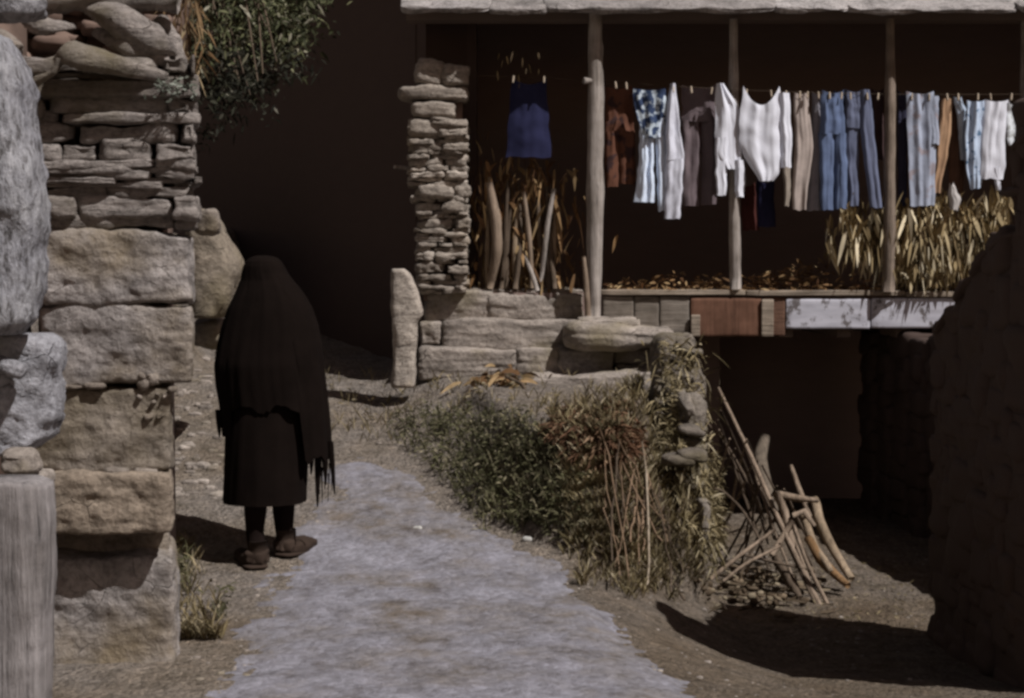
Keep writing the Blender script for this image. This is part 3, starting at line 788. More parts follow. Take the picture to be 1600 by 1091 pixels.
mb.tube(pts, [.008] * 5, 6); tag(mb.build('branch', M_stickd), 'dark arched branch low on the terrace bank', 'branch')
mb = MB(); pts = [P(x, y, Y) for x, y, Y in ((885, 648, 9.3), (930, 668, 8.95), (965, 700, 8.6), (975, 745, 8.35))]
mb.tube(pts, [.01, .012, .01, .006], 6, .1); tag(mb.build('branch', M_stickd), 'dark branch lying across the rusty fern', 'branch')

# ------------------------------------------------------------------ wood pile
def stick(pts, w, mat, name, label, cat, grp=None, wob=.08, seg=8, flat=1):
    n = (len(pts) - 1) * 5; q = []; rr = []
    for i in range(n + 1):
        t = i / n * (len(pts) - 1); k = min(int(t), len(pts) - 2); f = t - k
        a, b_ = pts[k], pts[k + 1]; q.append(P(*[a[j] + (b_[j] - a[j]) * f for j in range(3)]))
        wk = (w[k] + (w[k + 1] - w[k]) * f) * (.72 if w[0] < 12 else .85); rr.append(wk / 2 / FPX * q[-1].y)
    # smooth
    for _ in range(3): q = [q[0]] + [(q[i - 1] + q[i] * 2 + q[i + 1]) / 4 for i in range(1, n)] + [q[-1]]
    mb = MB(); mb.tube(q, rr, seg, wob, flat); return tag(mb.build(name, mat), label, cat, grp)
GR = 'wood leaning in the pile by the cellar'
stick([(1122, 606, 9.9), (1175, 715, 9.6), (1215, 810, 9.3), (1288, 960, 8.75)], [7, 10, 11, 11], M_stick, 'wooden_pole', 'longest pole, leaning from upper left down to the front of the pile', 'pole', GR)
stick([(1160, 690, 9.8), (1195, 775, 9.5), (1240, 870, 9.1), (1284, 965, 8.72)], [5, 7, 8, 8], M_stickd, 'wooden_pole', 'thinner dark pole right behind the longest pole', 'pole', GR)
stick([(1240, 820, 9.1), (1258, 875, 8.95), (1296, 950, 8.8)], [8, 9, 9], M_stick, 'wooden_pole', 'short pale pole parallel to the longest pole at its lower end', 'pole', GR)
stick([(1104, 660, 9.9), (1140, 700, 9.8), (1180, 775, 9.6), (1200, 850, 9.3)], [5, 6, 6, 5], M_stickd, 'wooden_pole', 'thin brown pole bending down beside the terrace wall', 'pole', GR)
stick([(1096, 765, 9.4), (1125, 763, 9.4), (1160, 795, 9.4), (1188, 845, 9.3)], [5, 6, 6, 5], M_stickd, 'branch', 'curved thin branch arching out of the terrace wall', 'branch')
stick([(1110, 905, 8.9), (1150, 872, 8.95), (1210, 828, 9.1)], [9, 9, 8], M_stick, 'wooden_pole', 'pale stick crossing the pile toward the upper right', 'pole', GR)
stick([(1130, 908, 8.85), (1165, 880, 8.9), (1222, 852, 9.05)], [6, 7, 6], M_stick, 'wooden_pole', 'thin stick just below the pale crossing stick', 'pole', GR)
stick([(1165, 868, 9.0), (1215, 880, 9.0), (1262, 890, 9.0)], [5, 6, 5], M_stickd, 'wooden_pole', 'nearly level thin stick in the middle of the pile', 'pole', GR)
stick([(1196, 682, 10.2), (1186, 720, 10.1), (1205, 790, 9.8), (1215, 840, 9.6)], [18, 26, 24, 18], wood('shaded_log', (.14, .115, .09)), 'split_log', 'dim curved log standing at the back of the pile', 'log', seg=10, wob=.12)
stick([(1236, 728, 9.9), (1252, 775, 9.7), (1268, 810, 9.5)], [9, 13, 12], M_stick, 'split_log', 'narrow pointed log sticking up behind the pale forked piece', 'log', wob=.1)
stick([(1272, 780, 9.6), (1285, 830, 9.4), (1330, 905, 9.1)], [18, 20, 14], M_plank, 'split_log', 'pale split log slanting down at the right side of the pile', 'log', seg=10, wob=.15)
stick([(1262, 840, 9.3), (1285, 880, 9.2), (1325, 915, 9.0)], [16, 20, 12], wood('ochre_wood', (.2, .12, .06)), 'split_log', 'ochre split log lying lowest at the right side of the pile', 'log', seg=10, wob=.15)
stick([(1210, 870, 9.1), (1240, 915, 9.0), (1250, 935, 8.9)], [14, 20, 10], M_stickd, 'split_log', 'dark rough log low in the middle of the pile', 'log', seg=10, wob=.2)
stick([(1255, 805, 9.5), (1270, 850, 9.3), (1300, 895, 9.1)], [14, 16, 12], M_plank, 'split_log', 'split log between the pale and ochre logs', 'log', seg=10, wob=.15)
fk = thing('wooden_fork', P(1240, 850, 9.2), 'pale forked wooden piece on top of the pile', 'wood piece')
mb = MB(); mb.tube([P(1214, 770, 9.35), P(1226, 800, 9.3), P(1240, 860, 9.2)], [.026, .022, .014], 8, .3); mb.build('arm', M_stick, fk)
mb = MB(); mb.tube([P(1216, 772, 9.35), P(1245, 778, 9.35), P(1278, 782, 9.4)], [.024, .02, .013], 8, .3); mb.build('crosspiece', M_stick, fk)
mb = MB(); mb.tube([P(1240, 806, 9.25), P(1256, 800, 9.22), P(1272, 822, 9.22)], [.016, .02, .012], 7, .3); mb.build('stub', M_stick, fk)
mb = MB(); mb.tube([P(1238, 815, 9.25), P(1222, 840, 9.2), P(1205, 868, 9.1)], [.02, .018, .014], 7, .2); mb.build('brace', M_stick, fk)
R.seed(43)
for k in range(20):
    x0_ = R.uniform(1120, 1230); y0_ = 640 + (x0_ - 1110) * 1.15 + R.uniform(-20, 30); x1_ = x0_ + R.uniform(40, 95); y1_ = min(955, y0_ + (x1_ - x0_) * R.uniform(1.8, 3))
    if R.random() < .3: x1_, y1_ = x0_ - R.uniform(20, 70), min(940, y0_ + R.uniform(90, 150))
    ya = 9.75 - R.uniform(0, .3); ym = ya - .4; g1 = G(x1_, y1_)
    stick([(x0_, y0_, ya), ((x0_ + x1_) / 2 + R.uniform(-5, 5), (y0_ + y1_) / 2, (ya + g1.y) / 2), (x1_, y1_, g1.y)], [4, 6, 5], M_stickd if k % 3 else M_stick, 'stick', 'thin loose stick among the poles of the wood pile', 'stick', 'thin loose sticks of the wood pile')
R.seed(41); mb = MB()
for k in range(260):
    p = G(R.gauss(1185, 48), R.gauss(922, 17)) + Vector((0, 0, R.uniform(0, .05)))
    if R.random() < .6: mb.blade(p, (R.uniform(-1, 1), R.uniform(-1, 1), R.uniform(-.1, .3)), R.uniform(.05, .15), R.uniform(.006, .02), .05, 2)
    else: mb.rock(p, (R.uniform(.01, .035), R.uniform(.01, .03), R.uniform(.008, .02)), rough=.3, n=3, m=3)
tag(mb.build('debris', leafy('debris', [(0, (.05, .035, .022)), (.7, (.14, .105, .07)), (1, (.24, .2, .14))])), 'bark chips and twigs strewn around the wood pile', 'debris', kind='stuff')
mb = MB()
for k in range(420):
    p = G(R.uniform(1110, 1460), R.uniform(868, 985)); mb.blade(p, (R.uniform(-1, 1), R.uniform(-1, .5), R.uniform(.1, 1)), R.uniform(.015, .05), .006, .3, 2)
tag(mb.build('short_grass', M_dry), 'short dry grass on the sunlit yard beside the shed', 'grass', kind='stuff')

# ------------------------------------------------------------------ veranda contents
R.seed(55)
CY = HY - .0
# corn leaf bundle
CP = [(1300, 345), (1330, 322), (1385, 318), (1440, 322), (1500, 318), (1545, 310), (1580, 300), (1580, 345), (1570, 400), (1520, 430), (1500, 458), (1400, 460), (1385, 415), (1340, 385), (1300, 385)]
mb = MB()
for k in range(2600):
    px, py = pick(CP, 6); p = P(px, py, HY + R.uniform(-.06, .25))
    up = 1 if (R.random() < .35 and py < 370) or py > 425 else -1
    mb.blade(p, (R.uniform(-.5, .5), R.uniform(-.6, .1), up * 1.0), R.uniform(.05, .19), R.uniform(.008, .034), R.uniform(0, .5), 4)
tag(mb.build('corn_leaf_bundle', M_husk), 'big bundle of yellow dried corn leaves hanging on the veranda edge', 'corn leaves')
# stalks in the left bay
mb = MB()
for k in range(650):
    px = R.gauss(818, 38); py = 450 - 190 * R.random() ** 1.2; p = P(px, py, HY + .2 + R.uniform(-.12, .25))
    mb.blade(p, (R.uniform(-.5, .5), R.uniform(-.5, .2), R.choice([-1, 1])), R.uniform(.05, .22), R.uniform(.008, .035), R.uniform(0, .6), 4)
for k in range(60):
    p = P(R.gauss(750, 14), R.uniform(210, 450), HY + .35); mb.blade(p, (R.uniform(-.4, .4), -.3, R.choice([-1, 1])), R.uniform(.06, .16), .01, .15, 3)
tag(mb.build('corn_stalk_bundle', M_huskd), 'brown dried corn stalks heaped in the left bay below the navy cloth', 'corn stalks')
R.seed(66)
for k in range(9):
    x0_ = R.uniform(758, 868); x1_ = x0_ + R.uniform(-22, 22)
    stick([(x0_, R.uniform(255, 345), HY + R.uniform(.05, .2)), ((x0_ + x1_) / 2 + R.uniform(-6, 6), 390, HY + .1), (x1_, 452, HY + R.uniform(.0, .12))], [7, 13, 11], M_stickd if k % 3 else M_plank, 'firewood_log', 'rough firewood log standing among the corn stalks of the left bay', 'log', 'firewood stood up in the left bay', wob=.2)
stick([(764, 285, HY + .06), (775, 340, HY + .05), (778, 390, HY + .03), (765, 450, HY + .1)], [12, 20, 20, 14], M_stick, 'curved_log', 'thick curved stick standing nearest the stone pillar', 'stick', seg=9)
stick([(818, 300, HY + .08), (826, 360, HY + .06), (832, 450, HY + .1)], [8, 12, 11], M_stick, 'curved_log', 'straight stick in the middle of the corn stalks', 'stick')
stick([(866, 295, HY + .06), (855, 350, HY + .05), (846, 440, HY + .1)], [10, 12, 10], M_post, 'curved_log', 'palest stick leaning right among the corn stalks', 'stick')
stick([(818, 395, HY + .1), (830, 425, HY + .05), (840, 455, HY + .02)], [8, 10, 10], M_post, 'curved_log', 'short pale stick at the foot of the corn stalks', 'stick')
mb = MB()
for k in range(12):
    p = P(R.gauss(808, 22), R.uniform(80, 118), HY + .0); mb.blade(p, (R.uniform(-.3, .3), -.1, -1), R.uniform(.04, .09), R.uniform(.008, .016), .1, 3)
tag(mb.build('hanging_husks', M_husk), 'small pale husks hanging above the navy cloth', 'husks')
mb = MB()
for k in range(700):
    p = P(R.uniform(940, 1400), R.gauss(447, 3), HY + R.uniform(-.0, .5)); p.z = zf + R.uniform(0, .03) + .12 * (R.random() ** 3) * (1 if p.x > 1.0 else .6)
    mb.blade(p, (R.uniform(-1, 1), R.uniform(-1, 1), R.uniform(-.1, .4)), R.uniform(.03, .1), R.uniform(.008, .02), .1, 2)
tag(mb.build('husk_litter', M_huskd), 'dry husks and leaf litter along the veranda floor edge', 'litter', kind='stuff')
mb = MB()
for k in range(150):
    a_ = R.random(); p = P(1180 + 110 * a_ + R.gauss(0, 6), 445 - 50 * a_ * R.random(), HY + .35); mb.blade(p, (R.uniform(-1, 1), -.3, R.uniform(-.1, 1)), R.uniform(.03, .09), .014, .2, 2)
tag(mb.build('leaf_heap', M_huskd), 'dim heap of dry leaves on the veranda between the two thin posts', 'leaf heap')

# ------------------------------------------------------------------ laundry
def garment(name, label, cat, strips, mat, Y=HY - .06, folds=3, amp=.022, sag=6, seed=0, parts=None):
    Y += .0
    mb = MB()
    for si, st_ in enumerate(strips):
        opt = {}
        if isinstance(st_, dict): opt = st_; st_ = st_['rows']
        y0, y1 = st_[0][0], st_[-1][0]; nv = max(6, int((y1 - y0) / 5)); nu = 22; vs = []; fs = []
        wpx = max(r[2] - r[1] for r in st_); fo = opt.get('folds', folds if wpx > 30 else 1.6); am = opt.get('amp', amp) * min(1, wpx / 35)
        dy_ = opt.get('dy', 0); sg = opt.get('sag', sag if si == 0 else 0)
        for j in range(nv + 1):
            v = j / nv; y = y0 + (y1 - y0) * v
            for a, c in zip(st_, st_[1:]):
                if a[0] <= y <= c[0] + 1e-6:
                    t = (y - a[0]) / (c[0] - a[0]); xl = a[1] + (c[1] - a[1]) * t; xr = a[2] + (c[2] - a[2]) * t; break
            for i in range(nu + 1):
                u = i / nu
                yy = y + sg * 4 * u * (1 - u) * (1 - v) ** 2 + (3 * nz(u * 3 + seed, si) * v ** 4)
                xx = xl + (xr - xl) * u + 2.2 * nz(v * 4 + seed, 7.7 + si) + 1.2 * nz(v * 9, seed + u * 2)
                p = P(xx, yy, Y + dy_)
                ph = seed * 1.7 + si * 2.1
                d = nz(u * fo * 1.25 + seed * 3.7 + .5 * v, v * .8 + seed, si * 5.1) * am * 1.35
                d += nz(u * fo * 3.1 + seed * 1.3, v * 1.1, si * 2.1 + 4) * am * .35
                d += am * .35 * nz(u * 3 + seed, v * 6, si * 3.3)
                d += (abs(u - .5) * 2) ** 4 * .02
                p.y += d; vs.append(p)
        for j in range(nv):
            for i in range(nu):
                a = j * (nu + 1) + i; fs.append([a, a + 1, a + nu + 2, a + nu + 1])
        mb.add(vs, fs)
    return tag(mb.build(name, mat), label, cat)

def lin(r, g, b_, k=1.0):   # sunlit sRGB look -> base colour
    f = lambda c: ((c / 255 + .055) / 1.055) ** 2.4
    return (f(r) * k, f(g) * k, f(b_) * k)
K = 1.75
garment('navy_cloth', 'navy blue cloth hanging alone in the left bay', 'cloth', [[(122, 799, 853), (180, 795, 857), (246, 790, 861)]], cloth('navy_cloth', (.026, .028, .068)), folds=2, sag=10, seed=1, Y=HY + .0)
garment('brown_trousers', 'dark reddish brown trousers, first garment right of the thick post', 'trousers', [[(133, 946, 988), (210, 943, 992)], [(205, 943, 967), (292, 946, 967)], [(205, 966, 992), (288, 968, 994)]],
        cloth('brown_cloth', (.13, .06, .04), (.05, .03, .03), .4, 10), seed=2, Y=HY + .02)
garment('denim_blouse', 'blotchy blue and white blouse bunched at the line', 'blouse', [{'rows': [(138, 990, 1040), (165, 990, 1044), (190, 1000, 1042), (215, 1006, 1030)], 'amp': .03}],
        cloth('blotchy_cloth', (.5, .58, .66), (.04, .06, .12), .65, 17), seed=3, sag=3, Y=HY - .1)
garment('pale_trousers', 'pale blue trousers with flared legs below the blotchy blouse', 'trousers', [[(180, 1000, 1046), (215, 1000, 1048)], [(212, 1000, 1022), (260, 998, 1022), (316, 990, 1024)], [(212, 1024, 1046), (330, 1028, 1042)]],
        cloth('pale_blue', lin(165, 175, 190, K)), seed=4, folds=3)
garment('pale_trousers', 'pale grey trousers peaked at one peg, next to the blotchy blouse', 'trousers', [[(130, 1048, 1056), (170, 1043, 1061), (250, 1040, 1069)], [(248, 1040, 1069), (342, 1038, 1062)]],
        cloth('pale_grey', lin(160, 162, 172, K)), seed=5, folds=2, sag=0, Y=HY - .1)
garment('mauve_trousers', 'dim mauve grey trousers between pale trousers and white shirts', 'trousers', [[(132, 1066, 1120), (190, 1066, 1123)], [(188, 1066, 1093), (322, 1062, 1092)], [(188, 1096, 1123), (320, 1096, 1121)]],
        cloth('mauve', (.15, .12, .13)), seed=6, Y=HY + .0)
M_w1 = cloth('white_cotton', (.68, .7, .78), var=.06)
garment('white_shirt', 'white shirt with one long hanging sleeve, covering the thin post', 'shirt', [[(130, 1121, 1132), (160, 1118, 1152), (200, 1118, 1164), (240, 1120, 1163), (264, 1136, 1158)], [(215, 1117, 1140), (306, 1119, 1134)], [(250, 1147, 1164), (308, 1150, 1162)]],
        M_w1, seed=7, sag=0, Y=HY - .1)
garment('white_shirt', 'largest white shirt, sagging deeply between two pegs', 'shirt', [{'rows': [(134, 1162, 1219), (170, 1157, 1222), (215, 1156, 1223), (245, 1163, 1223), (270, 1178, 1218), (283, 1186, 1208)], 'sag': 30, 'amp': .025}, [(145, 1216, 1234), (200, 1218, 1237), (262, 1222, 1238)]],
        M_w1, seed=8, folds=3, Y=HY - .12)
garment('beige_trousers', 'narrow beige leg dangling below the sleeve of the largest white shirt', 'trousers', [[(230, 1222, 1238), (322, 1226, 1234)]], cloth('beige1', (.3, .26, .22)), seed=9)
garment('beige_trousers', 'beige trousers hanging between white and blue laundry', 'trousers', [[(144, 1242, 1264), (230, 1241, 1270), (328, 1239, 1260)]], cloth('beige', (.42, .36, .33)), seed=10, sag=3, folds=2)
garment('grey_trousers', 'grey trousers hanging just left of the blue jeans', 'trousers', [[(142, 1270, 1288), (200, 1267, 1289), (329, 1261, 1286)]], cloth('grey_blue', (.3, .29, .33)), seed=11, folds=2, Y=HY - .02)
garment('blue_jeans', 'mid blue jeans hanging left of the slate blue pair', 'jeans', [[(140, 1284, 1318), (210, 1281, 1321)], [(208, 1280, 1306), (328, 1283, 1303)], [(208, 1303, 1324), (326, 1305, 1325)]],
        cloth('jean_blue', (.12, .16, .27)), seed=12, Y=HY - .08)
garment('slate_jeans', 'slate blue jeans nearest the tan post', 'jeans', [[(138, 1321, 1354), (200, 1320, 1362)], [(198, 1320, 1344), (322, 1326, 1342)], {'rows': [(140, 1345, 1360), (200, 1344, 1366), (325, 1360, 1380)], 'dy': -.02}],
        cloth('slate_blue', (.14, .16, .24)), seed=13, Y=HY - .06)
garment('navy_trousers', 'dark navy trousers squeezed between the two pairs of jeans', 'trousers', [[(140, 1302, 1326), (320, 1300, 1330)]], cloth('dk_navy2', (.05, .06, .11)), seed=31, Y=HY + .02)
garment('brown_shirt', 'dark brown shirt just left of the tan post', 'shirt', [[(136, 1362, 1382), (250, 1364, 1382)]], cloth('dk_brown', (.07, .045, .045)), seed=14, Y=HY + .0)
garment('navy_trousers', 'dark navy trousers just right of the tan post', 'trousers', [[(140, 1402, 1418), (322, 1404, 1418)]], cloth('dk_navy', (.045, .045, .075)), seed=15, Y=HY + .0)
garment('blue_dress', 'pale blue and grey shirt dress right of the tan post', 'dress', [[(142, 1416, 1460), (200, 1418, 1463), (260, 1421, 1463), (322, 1423, 1461)], [(150, 1450, 1467), (225, 1454, 1469)]],
        cloth('dress_blue', (.36, .4, .5), (.3, .27, .3), .3, 9), seed=16, sag=5, Y=HY - .08)
garment('apricot_cloth', 'narrow apricot cloth beside the pale blue dress', 'cloth', [[(154, 1472, 1487), (210, 1466, 1487), (302, 1458, 1470)]], cloth('apricot', (.42, .27, .17)), seed=17, sag=0, folds=2)
garment('brown_cloth', 'dark brown cloth behind the apricot cloth', 'cloth', [[(152, 1482, 1505), (230, 1481, 1508), (302, 1482, 1505)]], cloth('brn2', (.12, .07, .05)), seed=18, Y=HY + .0)
garment('grey_sock', 'small pale rag low among the corn leaves', 'rag', [[(285, 1484, 1490), (310, 1482, 1502), (328, 1486, 1498)]], cloth('rag', (.45, .43, .42)), seed=19, Y=HY - .1)
garment('blue_shirt', 'narrow light blue shirt draped over the line, half behind others', 'shirt', [[(150, 1490, 1504), (172, 1494, 1512), (250, 1502, 1512)]], cloth('lb1', (.42, .5, .62)), seed=20, sag=3, Y=HY - .04)
garment('blue_shirt', 'light blue shirt with marbled lower half left of the last white shirt', 'shirt', [[(156, 1510, 1540), (215, 1508, 1542), (260, 1510, 1542), (295, 1516, 1534)]], cloth('lb2', (.5, .6, .76), (.12, .2, .32), .2, 22), seed=21, sag=3, Y=HY - .09)
garment('white_shirt', 'last full white shirt with scalloped hem near the right edge', 'shirt', [[(155, 1538, 1578), (210, 1534, 1572), (262, 1531, 1571), (280, 1529, 1568)], [(262, 1552, 1567), (298, 1558, 1564)]], M_w1, seed=22, sag=4, Y=HY - .1)
garment('white_cloth', 'white cloth gathered at the right edge of the picture', 'cloth', [{'rows': [(158, 1566, 1650), (190, 1568, 1650), (228, 1576, 1640)], 'amp': .04}], cloth('white_knit', (.66, .7, .75), (.4, .42, .42), .3, 30), seed=23, sag=10, Y=HY - .08)
garment('red_rag', 'dark red rag hanging low behind the thin post', 'rag', [[(285, 1158, 1180), (360, 1160, 1186)]], cloth('dkred', (.07, .025, .022)), seed=24, Y=HY + .22)
garment('navy_rag', 'dark navy rag hanging low behind the white shirts', 'rag', [[(280, 1182, 1210), (355, 1184, 1212)]], cloth('dknavy', (.03, .03, .07)), seed=25, Y=HY + .22)
garment('white_rag', 'white rag below the first white shirt beside the thin post', 'rag', [[(262, 1146, 1166), (300, 1152, 1164)]], M_w1, seed=26, Y=HY - .04, sag=2)
garment('brown_cloth', 'brown cloth hanging in the bay beside the mauve trousers, half hidden', 'cloth', [[(134, 1086, 1100), (240, 1086, 1102)]], cloth('brn3', (.1, .06, .06)), seed=27, Y=HY + .04)
# line
mb = MB(); pts = []
for i in range(41):
    t = i / 40; px = 860 + 800 * t; py = 122 + 25 * t + 10 * math.sin(math.pi * t); pts.append(P(px, py, HY - .07))
mb.tube([P(740, 118, HY - .02)] + pts, .0016, 5); tag(mb.build('clothes_line', M_stickd), 'thin clothes line strung across the veranda', 'clothes line')
def peg_mesh():
    mb = MB()
    for s in (-1, 1): mb.rock((0, s * .005, .0), (.005, .004, .026), 1 + s, .1, 4, 5, rot=(s * .12, 0, 0))
    mb.tube([(-.008, 0, .005), (.008, 0, .005)], .004, 6)
    return mb
pg = peg_mesh().build('clothes_peg', wood('peg_wood', (.5, .42, .33)), origin=(0, 0, 0))
first = True
for px in [802, 850, 962, 979, 1052, 1080, 1112, 1127, 1166, 1205, 1218, 1228, 1250, 1262, 1279, 1296, 1315, 1329, 1355, 1372, 1425, 1452, 1480, 1497, 1528, 1548, 1580]:
    t = (px - 860) / 800; py = 122 + 25 * t + 10 * math.sin(math.pi * max(0, t)) if px > 860 else 120
    o = pg if first else pg.copy()
    if not first: COL.objects.link(o)
    o.location = P(px, py + 4, HY - .09); o.rotation_euler = (R.uniform(-.1, .1), R.uniform(-.15, .15), R.uniform(-.4, .4)); first = False
    tag(o, 'pale wooden clothes peg gripping laundry on the line', 'clothes peg', 'pegs along the clothes line')

# ------------------------------------------------------------------ person
fl = G(402, 888); fr = G(447, 868)
PY = (fl.y + fr.y) / 2 - .02; print('PERSON', fl, fr)
pe = thing('person', (P(425, 880, PY).x, PY, min(fl.z, fr.z)), 'person in long black fringed shawl and dark skirt walking away up the path', 'person')
# body : skin modifier, converted to a plain mesh
def skin_mesh(nodes, edges, root, sub=2):
    me = bpy.data.meshes.new('tmp'); me.from_pydata([n[0] for n in nodes], edges, []); o = bpy.data.objects.new('tmp', me); COL.objects.link(o)
    o.modifiers.new('s', 'SKIN'); sm = o.modifiers.new('d', 'SUBSURF'); sm.levels = sub; sm.render_levels = sub
    for i, n in enumerate(nodes): me.skin_vertices[0].data[i].radius = (n[1], n[1] * (n[2] if len(n) > 2 else 1))
    me.skin_vertices[0].data[root].use_root = True
    dg = bpy.context.evaluated_depsgraph_get(); res = bpy.data.meshes.new_from_object(o.evaluated_get(dg))
    bpy.data.objects.remove(o); return res
gz = pe.location.z
def W(px, py, dy=0): return P(px, py, PY + dy)
lf = fl + Vector((0, 0, .07)); rf = fr + Vector((0, 0, .07))
nodes = []; E = []
def nd(p, r, prev=None, asp=1):
    nodes.append((Vector(p), r, asp))
    if prev is not None: E.append((prev, len(nodes) - 1))
    return len(nodes) - 1
pel = nd(W(418, 660), .12); sp1 = nd(W(416, 610, .01), .11, pel); sp2 = nd(W(413, 550, .03), .125, sp1); ch = nd(W(411, 500, .04), .11, sp2); nk = nd(W(409, 468, .07), .05, ch)
hd0 = nd(W(407, 450, .10), .07, nk); hd1 = nd(W(406, 430, .11), .088, hd0); hd2 = nd(W(406, 413, .11), .07, hd1)
ns = nd(W(406, 438, .225), .014, hd1)
for s, foot, kx in ((-1, fl, 398), (1, fr, 443)):
    hp = nd(W(418 + s * 24, 680), .075, pel); kn = nd(P(kx, 775, foot.y + .02), .055, hp); cf = nd(P(kx + s * 1, 810, foot.y), .05, kn)
    an = nd(Vector((foot.x, foot.y, foot.z + .09)), .033, cf); nd(Vector((foot.x + s * .02, foot.y + .13, foot.z + .035)), .028, an)
    shd = nd(W(411 + s * 50, 510, .04), .06, ch); el = nd(W(411 + s * 66, 590, .07), .045, shd); wr = nd(W(411 + s * 30, 600, .25), .028, el); pm = nd(W(411 + s * 15, 594, .31), .03, wr)
    for k in range(4):
        f1_ = nd(W(411 + s * (8 - k * .5), 588 + k * 6, .35), .0095, pm); f2_ = nd(W(411 + s * (0), 590 + k * 6, .37), .0085, f1_); nd(W(411 - s * 5, 593 + k * 6, .35 - .004 * k), .0075, f2_)
    t1 = nd(W(411 + s * 14, 582, .30), .011, pm); nd(W(411 + s * 6, 578, .33), .009, t1)
me = skin_mesh(nodes, E, pel, 1)
bo = bpy.data.objects.new('body', me); COL.objects.link(bo)
for v in me.vertices: v.co -= WO[pe]
me.materials.clear(); me.materials.append(M_skin); bo.parent = pe; WO[bo] = WO[pe]
for s, lb in ((-1, None), (1, None)):
    mb = MB(); mb.rock(W(406 + s * 9, 431, .2), (.012, .006, .006), n=4, m=2, rough=.02); mb.build('eye', M_dark, pe)
mb = MB(); mb.rock(W(406, 449, .195), (.022, .008, .005), n=4, m=2, rough=.02); mb.build('mouth', cloth('lip', (.25, .09, .07)), pe)

def rings(rows, dfun, pfun=None, seg=72, name='x', mat=None, hem=None, amp=0, fo=9, cyoff=0):
    """rows: (y, xl, xr, depth half) ; pixel rows at PY"""
    vs = []; fs = []; n = len(rows); rr = []
    nsub = 5
    for j in range(n - 1):
        for k in range(nsub):
            t = k / nsub; rr.append([rows[j][i] + (rows[j + 1][i] - rows[j][i]) * t for i in range(len(rows[0]))])
    rr.append(list(rows[-1])); tot = len(rr)
    for j, (y, xl, xr, dp, cy) in enumerate(rr):
        v = j / (tot - 1)
        for k in range(seg):
            an = 2 * math.pi * k / seg; c, s = math.cos(an), math.sin(an)
            yy = y
            if hem and j > 0: yy = rr[0][0] + (hem(c, s) - rr[0][0]) * (y - rr[0][0]) / (rr[-1][0] - rr[0][0])
            # find row for yy
            xl2, xr2, dp2, cy2 = xl, xr, dp, cy
            if hem:
                for a, b2 in zip(rr, rr[1:]):
                    if a[0] <= yy <= b2[0] or b2 is rr[-1]:
                        t = min(1, (yy - a[0]) / max(1e-6, b2[0] - a[0])); xl2, xr2, dp2, cy2 = [a[i] + (b2[i] - a[i]) * t for i in range(1, 5)]
                        if a[0] <= yy <= b2[0]: break
            f = 1 + amp * (.25 + .75 * v) * (1.4 * nz(c * fo * .45, s * fo * .45, v * 1.1 + fo) + .7 * nz(c * fo * 1.2, s * fo * 1.2, v * 2)) + amp * .3 * nz(c * 2, s * 2, v * 9)
            cx = (xl2 + xr2) / 2; hw = (xr2 - xl2) / 2
            p = P(cx + hw * c * (1 - abs(amp) * v + (f - 1)), yy, PY); p.y = PY + cy2 - s * dp2 * f
            vs.append(p)
    for j in range(tot - 1):
        for k in range(seg): fs.append([j * seg + k, (j + 1) * seg + k, (j + 1) * seg + (k + 1) % seg, j * seg + (k + 1) % seg])
    fs.append(list(range(seg))[::-1]) if rows[0][2] - rows[0][1] < 45 else None
    mb = MB(); mb.add(vs, fs); return mb
# skirt
rings([(560, 365, 470, .13, .03), (640, 350, 483, .17, .03), (720, 348, 482, .19, .02), (784, 345, 480, .2, .02)], None, amp=.035, fo=13).build('skirt', M_black, pe)
# shawl over shoulders
def hem(c, s):
    b = 640 + 30 * nz(c * 2, s * 2, 4) + 6 * nz(c * 12, s * 12)
    if c < -.7: b = 682
    if c > .6: b = 715 + 15 * nz(c * 8, s * 8)
    return b
rings([(399, 398, 413, .02, .10), (400.5, 391, 422, .05, .10), (403, 385, 429, .075, .10), (408, 379, 435, .098, .10), (416, 375, 440, .112, .10), (427, 372, 446, .12, .10), (438, 370, 455, .125, .095), (450, 366, 466, .135, .085), (464, 360, 477, .15, .075), (482, 351, 487, .165, .07), (510, 342, 497, .18, .06), (540, 335, 503, .19, .05), (570, 330, 508, .2, .04), (600, 331, 512, .2, .04), (640, 337, 516, .2, .04), (682, 341, 519, .2, .04), (730, 342, 522, .2, .04)],
      None, hem=hem, amp=.055, fo=7, seg=110).build('shawl', M_black, pe)
mb = MB()
for (a, yb, c_, w0) in ((488, 742, 486, 10), (497, 792, 496, 12), (507, 758, 509, 12), (516, 772, 523, 10), (341, 684, 343, 10)):
    y0_ = 690 if a > 400 else 640
    vs = []; fs = []
    for j in range(9):
        t = j / 8; w_ = w0 * (1 - t ** 2 * .8) / 2; x = a + (c_ - a) * t; y = y0_ + (yb - y0_) * t
        for q in (-1, 0, 1): vs.append(P(x + q * w_, y, PY - .02 + abs(q) * .01))
    for j in range(8):
        for q in (0, 1): fs.append([j * 3 + q, j * 3 + q + 1, j * 3 + q + 4, j * 3 + q + 3])
    mb.add(vs, fs)
for k in range(14):
    x = R.uniform(486, 521); y = R.uniform(715, 740); mb.tube([P(x, y, PY), P(x + R.uniform(-2, 4), y + R.uniform(25, 50), PY)], [.003, .0015], 4)
mb.build('fringe', M_black, pe)
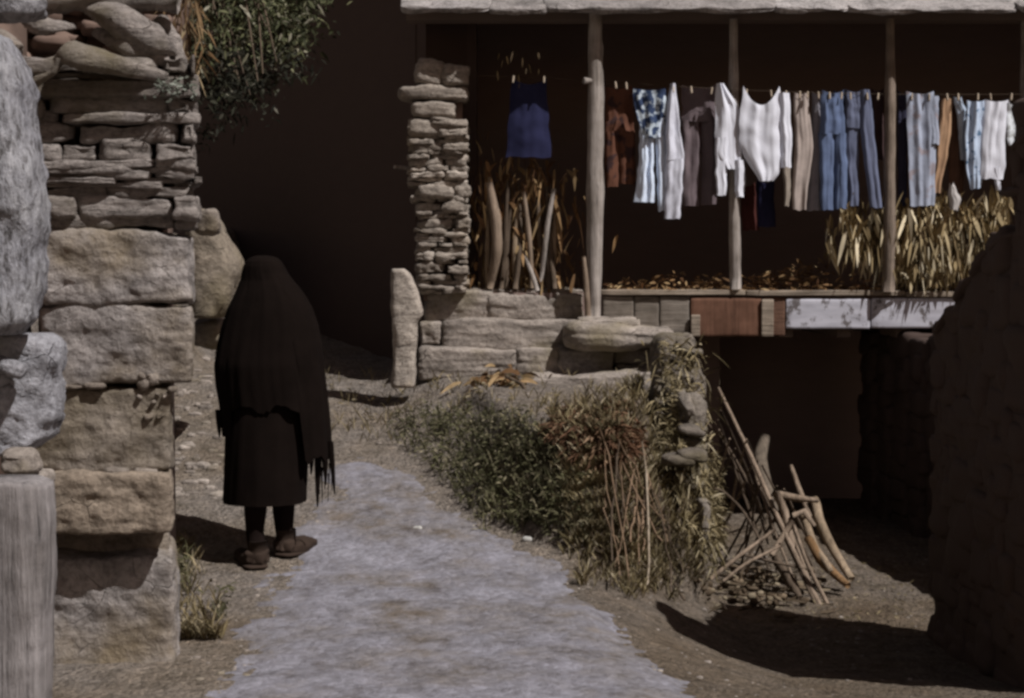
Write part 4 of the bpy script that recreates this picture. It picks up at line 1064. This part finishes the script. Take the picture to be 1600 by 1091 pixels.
# stockings and boots
for s, foot, kx, lb in ((-1, fl, 399, 'left boot, nearer the camera'), (1, fr, 443, 'right boot, set further forward')):
    q = [P(kx, 770, foot.y), P(kx, 800, foot.y), P(kx + s, 830, foot.y), Vector((foot.x, foot.y, foot.z + .07))]
    mb = MB(); mb.tube(q, [.06, .056, .045, .042], 16, .03); mb.build('stocking', M_stock, pe)
    tw = -.06 if s < 0 else .07
    mb = MB(); bx_ = foot
    rows = []
    mb.rock(bx_ + Vector((0, 0, .05)), (.06, .07, .05), 1.5, .2, 12, 3)
    mb.rock(bx_ + Vector((tw * .9, .07, .035)), (.058, .105, .036), 2.5, .2, 12, 3, rot=(0, 0, -tw * 7))
    mb.rock(bx_ + Vector((tw * .5, .03, .008)), (.062, .115, .01), 2.5, .05, 8, 4, rot=(0, 0, -tw * 7))
    mb.tube([bx_ + Vector((0, 0, .03)), bx_ + Vector((0, 0, .13))], [.056, .052], 14, .15)
    o = mb.build('boot', M_boot, pe); o['label'] = lb

# ------------------------------------------------------------------ light
SD = Vector((-.79, .61, 0)).normalized() * math.cos(math.radians(53)); SD.z = -math.sin(math.radians(53))
sl = bpy.data.lights.new('sun', 'SUN'); sl.energy = 5.0; sl.angle = math.radians(.5); sl.color = (1, .965, .94)
so = bpy.data.objects.new('sun', sl); COL.objects.link(so); so.rotation_euler = SD.to_track_quat('-Z', 'Y').to_euler(); so.location = (3, -3, 8)
w = bpy.data.worlds.new('World'); sc.world = w; w.use_nodes = True; nt = w.node_tree
bg = nt.nodes['Background']; sk = nt.nodes.new('ShaderNodeTexSky'); sk.sky_type = 'NISHITA'; sk.sun_disc = False
sk.sun_elevation = math.radians(53); sk.sun_rotation = math.atan2(-SD.x, -SD.y)
mx = nt.nodes.new('ShaderNodeMix'); mx.data_type = 'RGBA'; mx.blend_type = 'MULTIPLY'; mx.inputs[0].default_value = 1
nt.links.new(sk.outputs[0], mx.inputs[6]); mx.inputs[7].default_value = (1.0, .62, .42, 1)
nt.links.new(mx.outputs[2], bg.inputs[0]); bg.inputs[1].default_value = .065
sc.view_settings.view_transform = 'Standard'; sc.view_settings.look = 'None'; sc.view_settings.exposure = 0
sc.cycles.use_denoising = True
sc.cycles.filter_width = 2.9
sc.cycles.max_bounces = 6
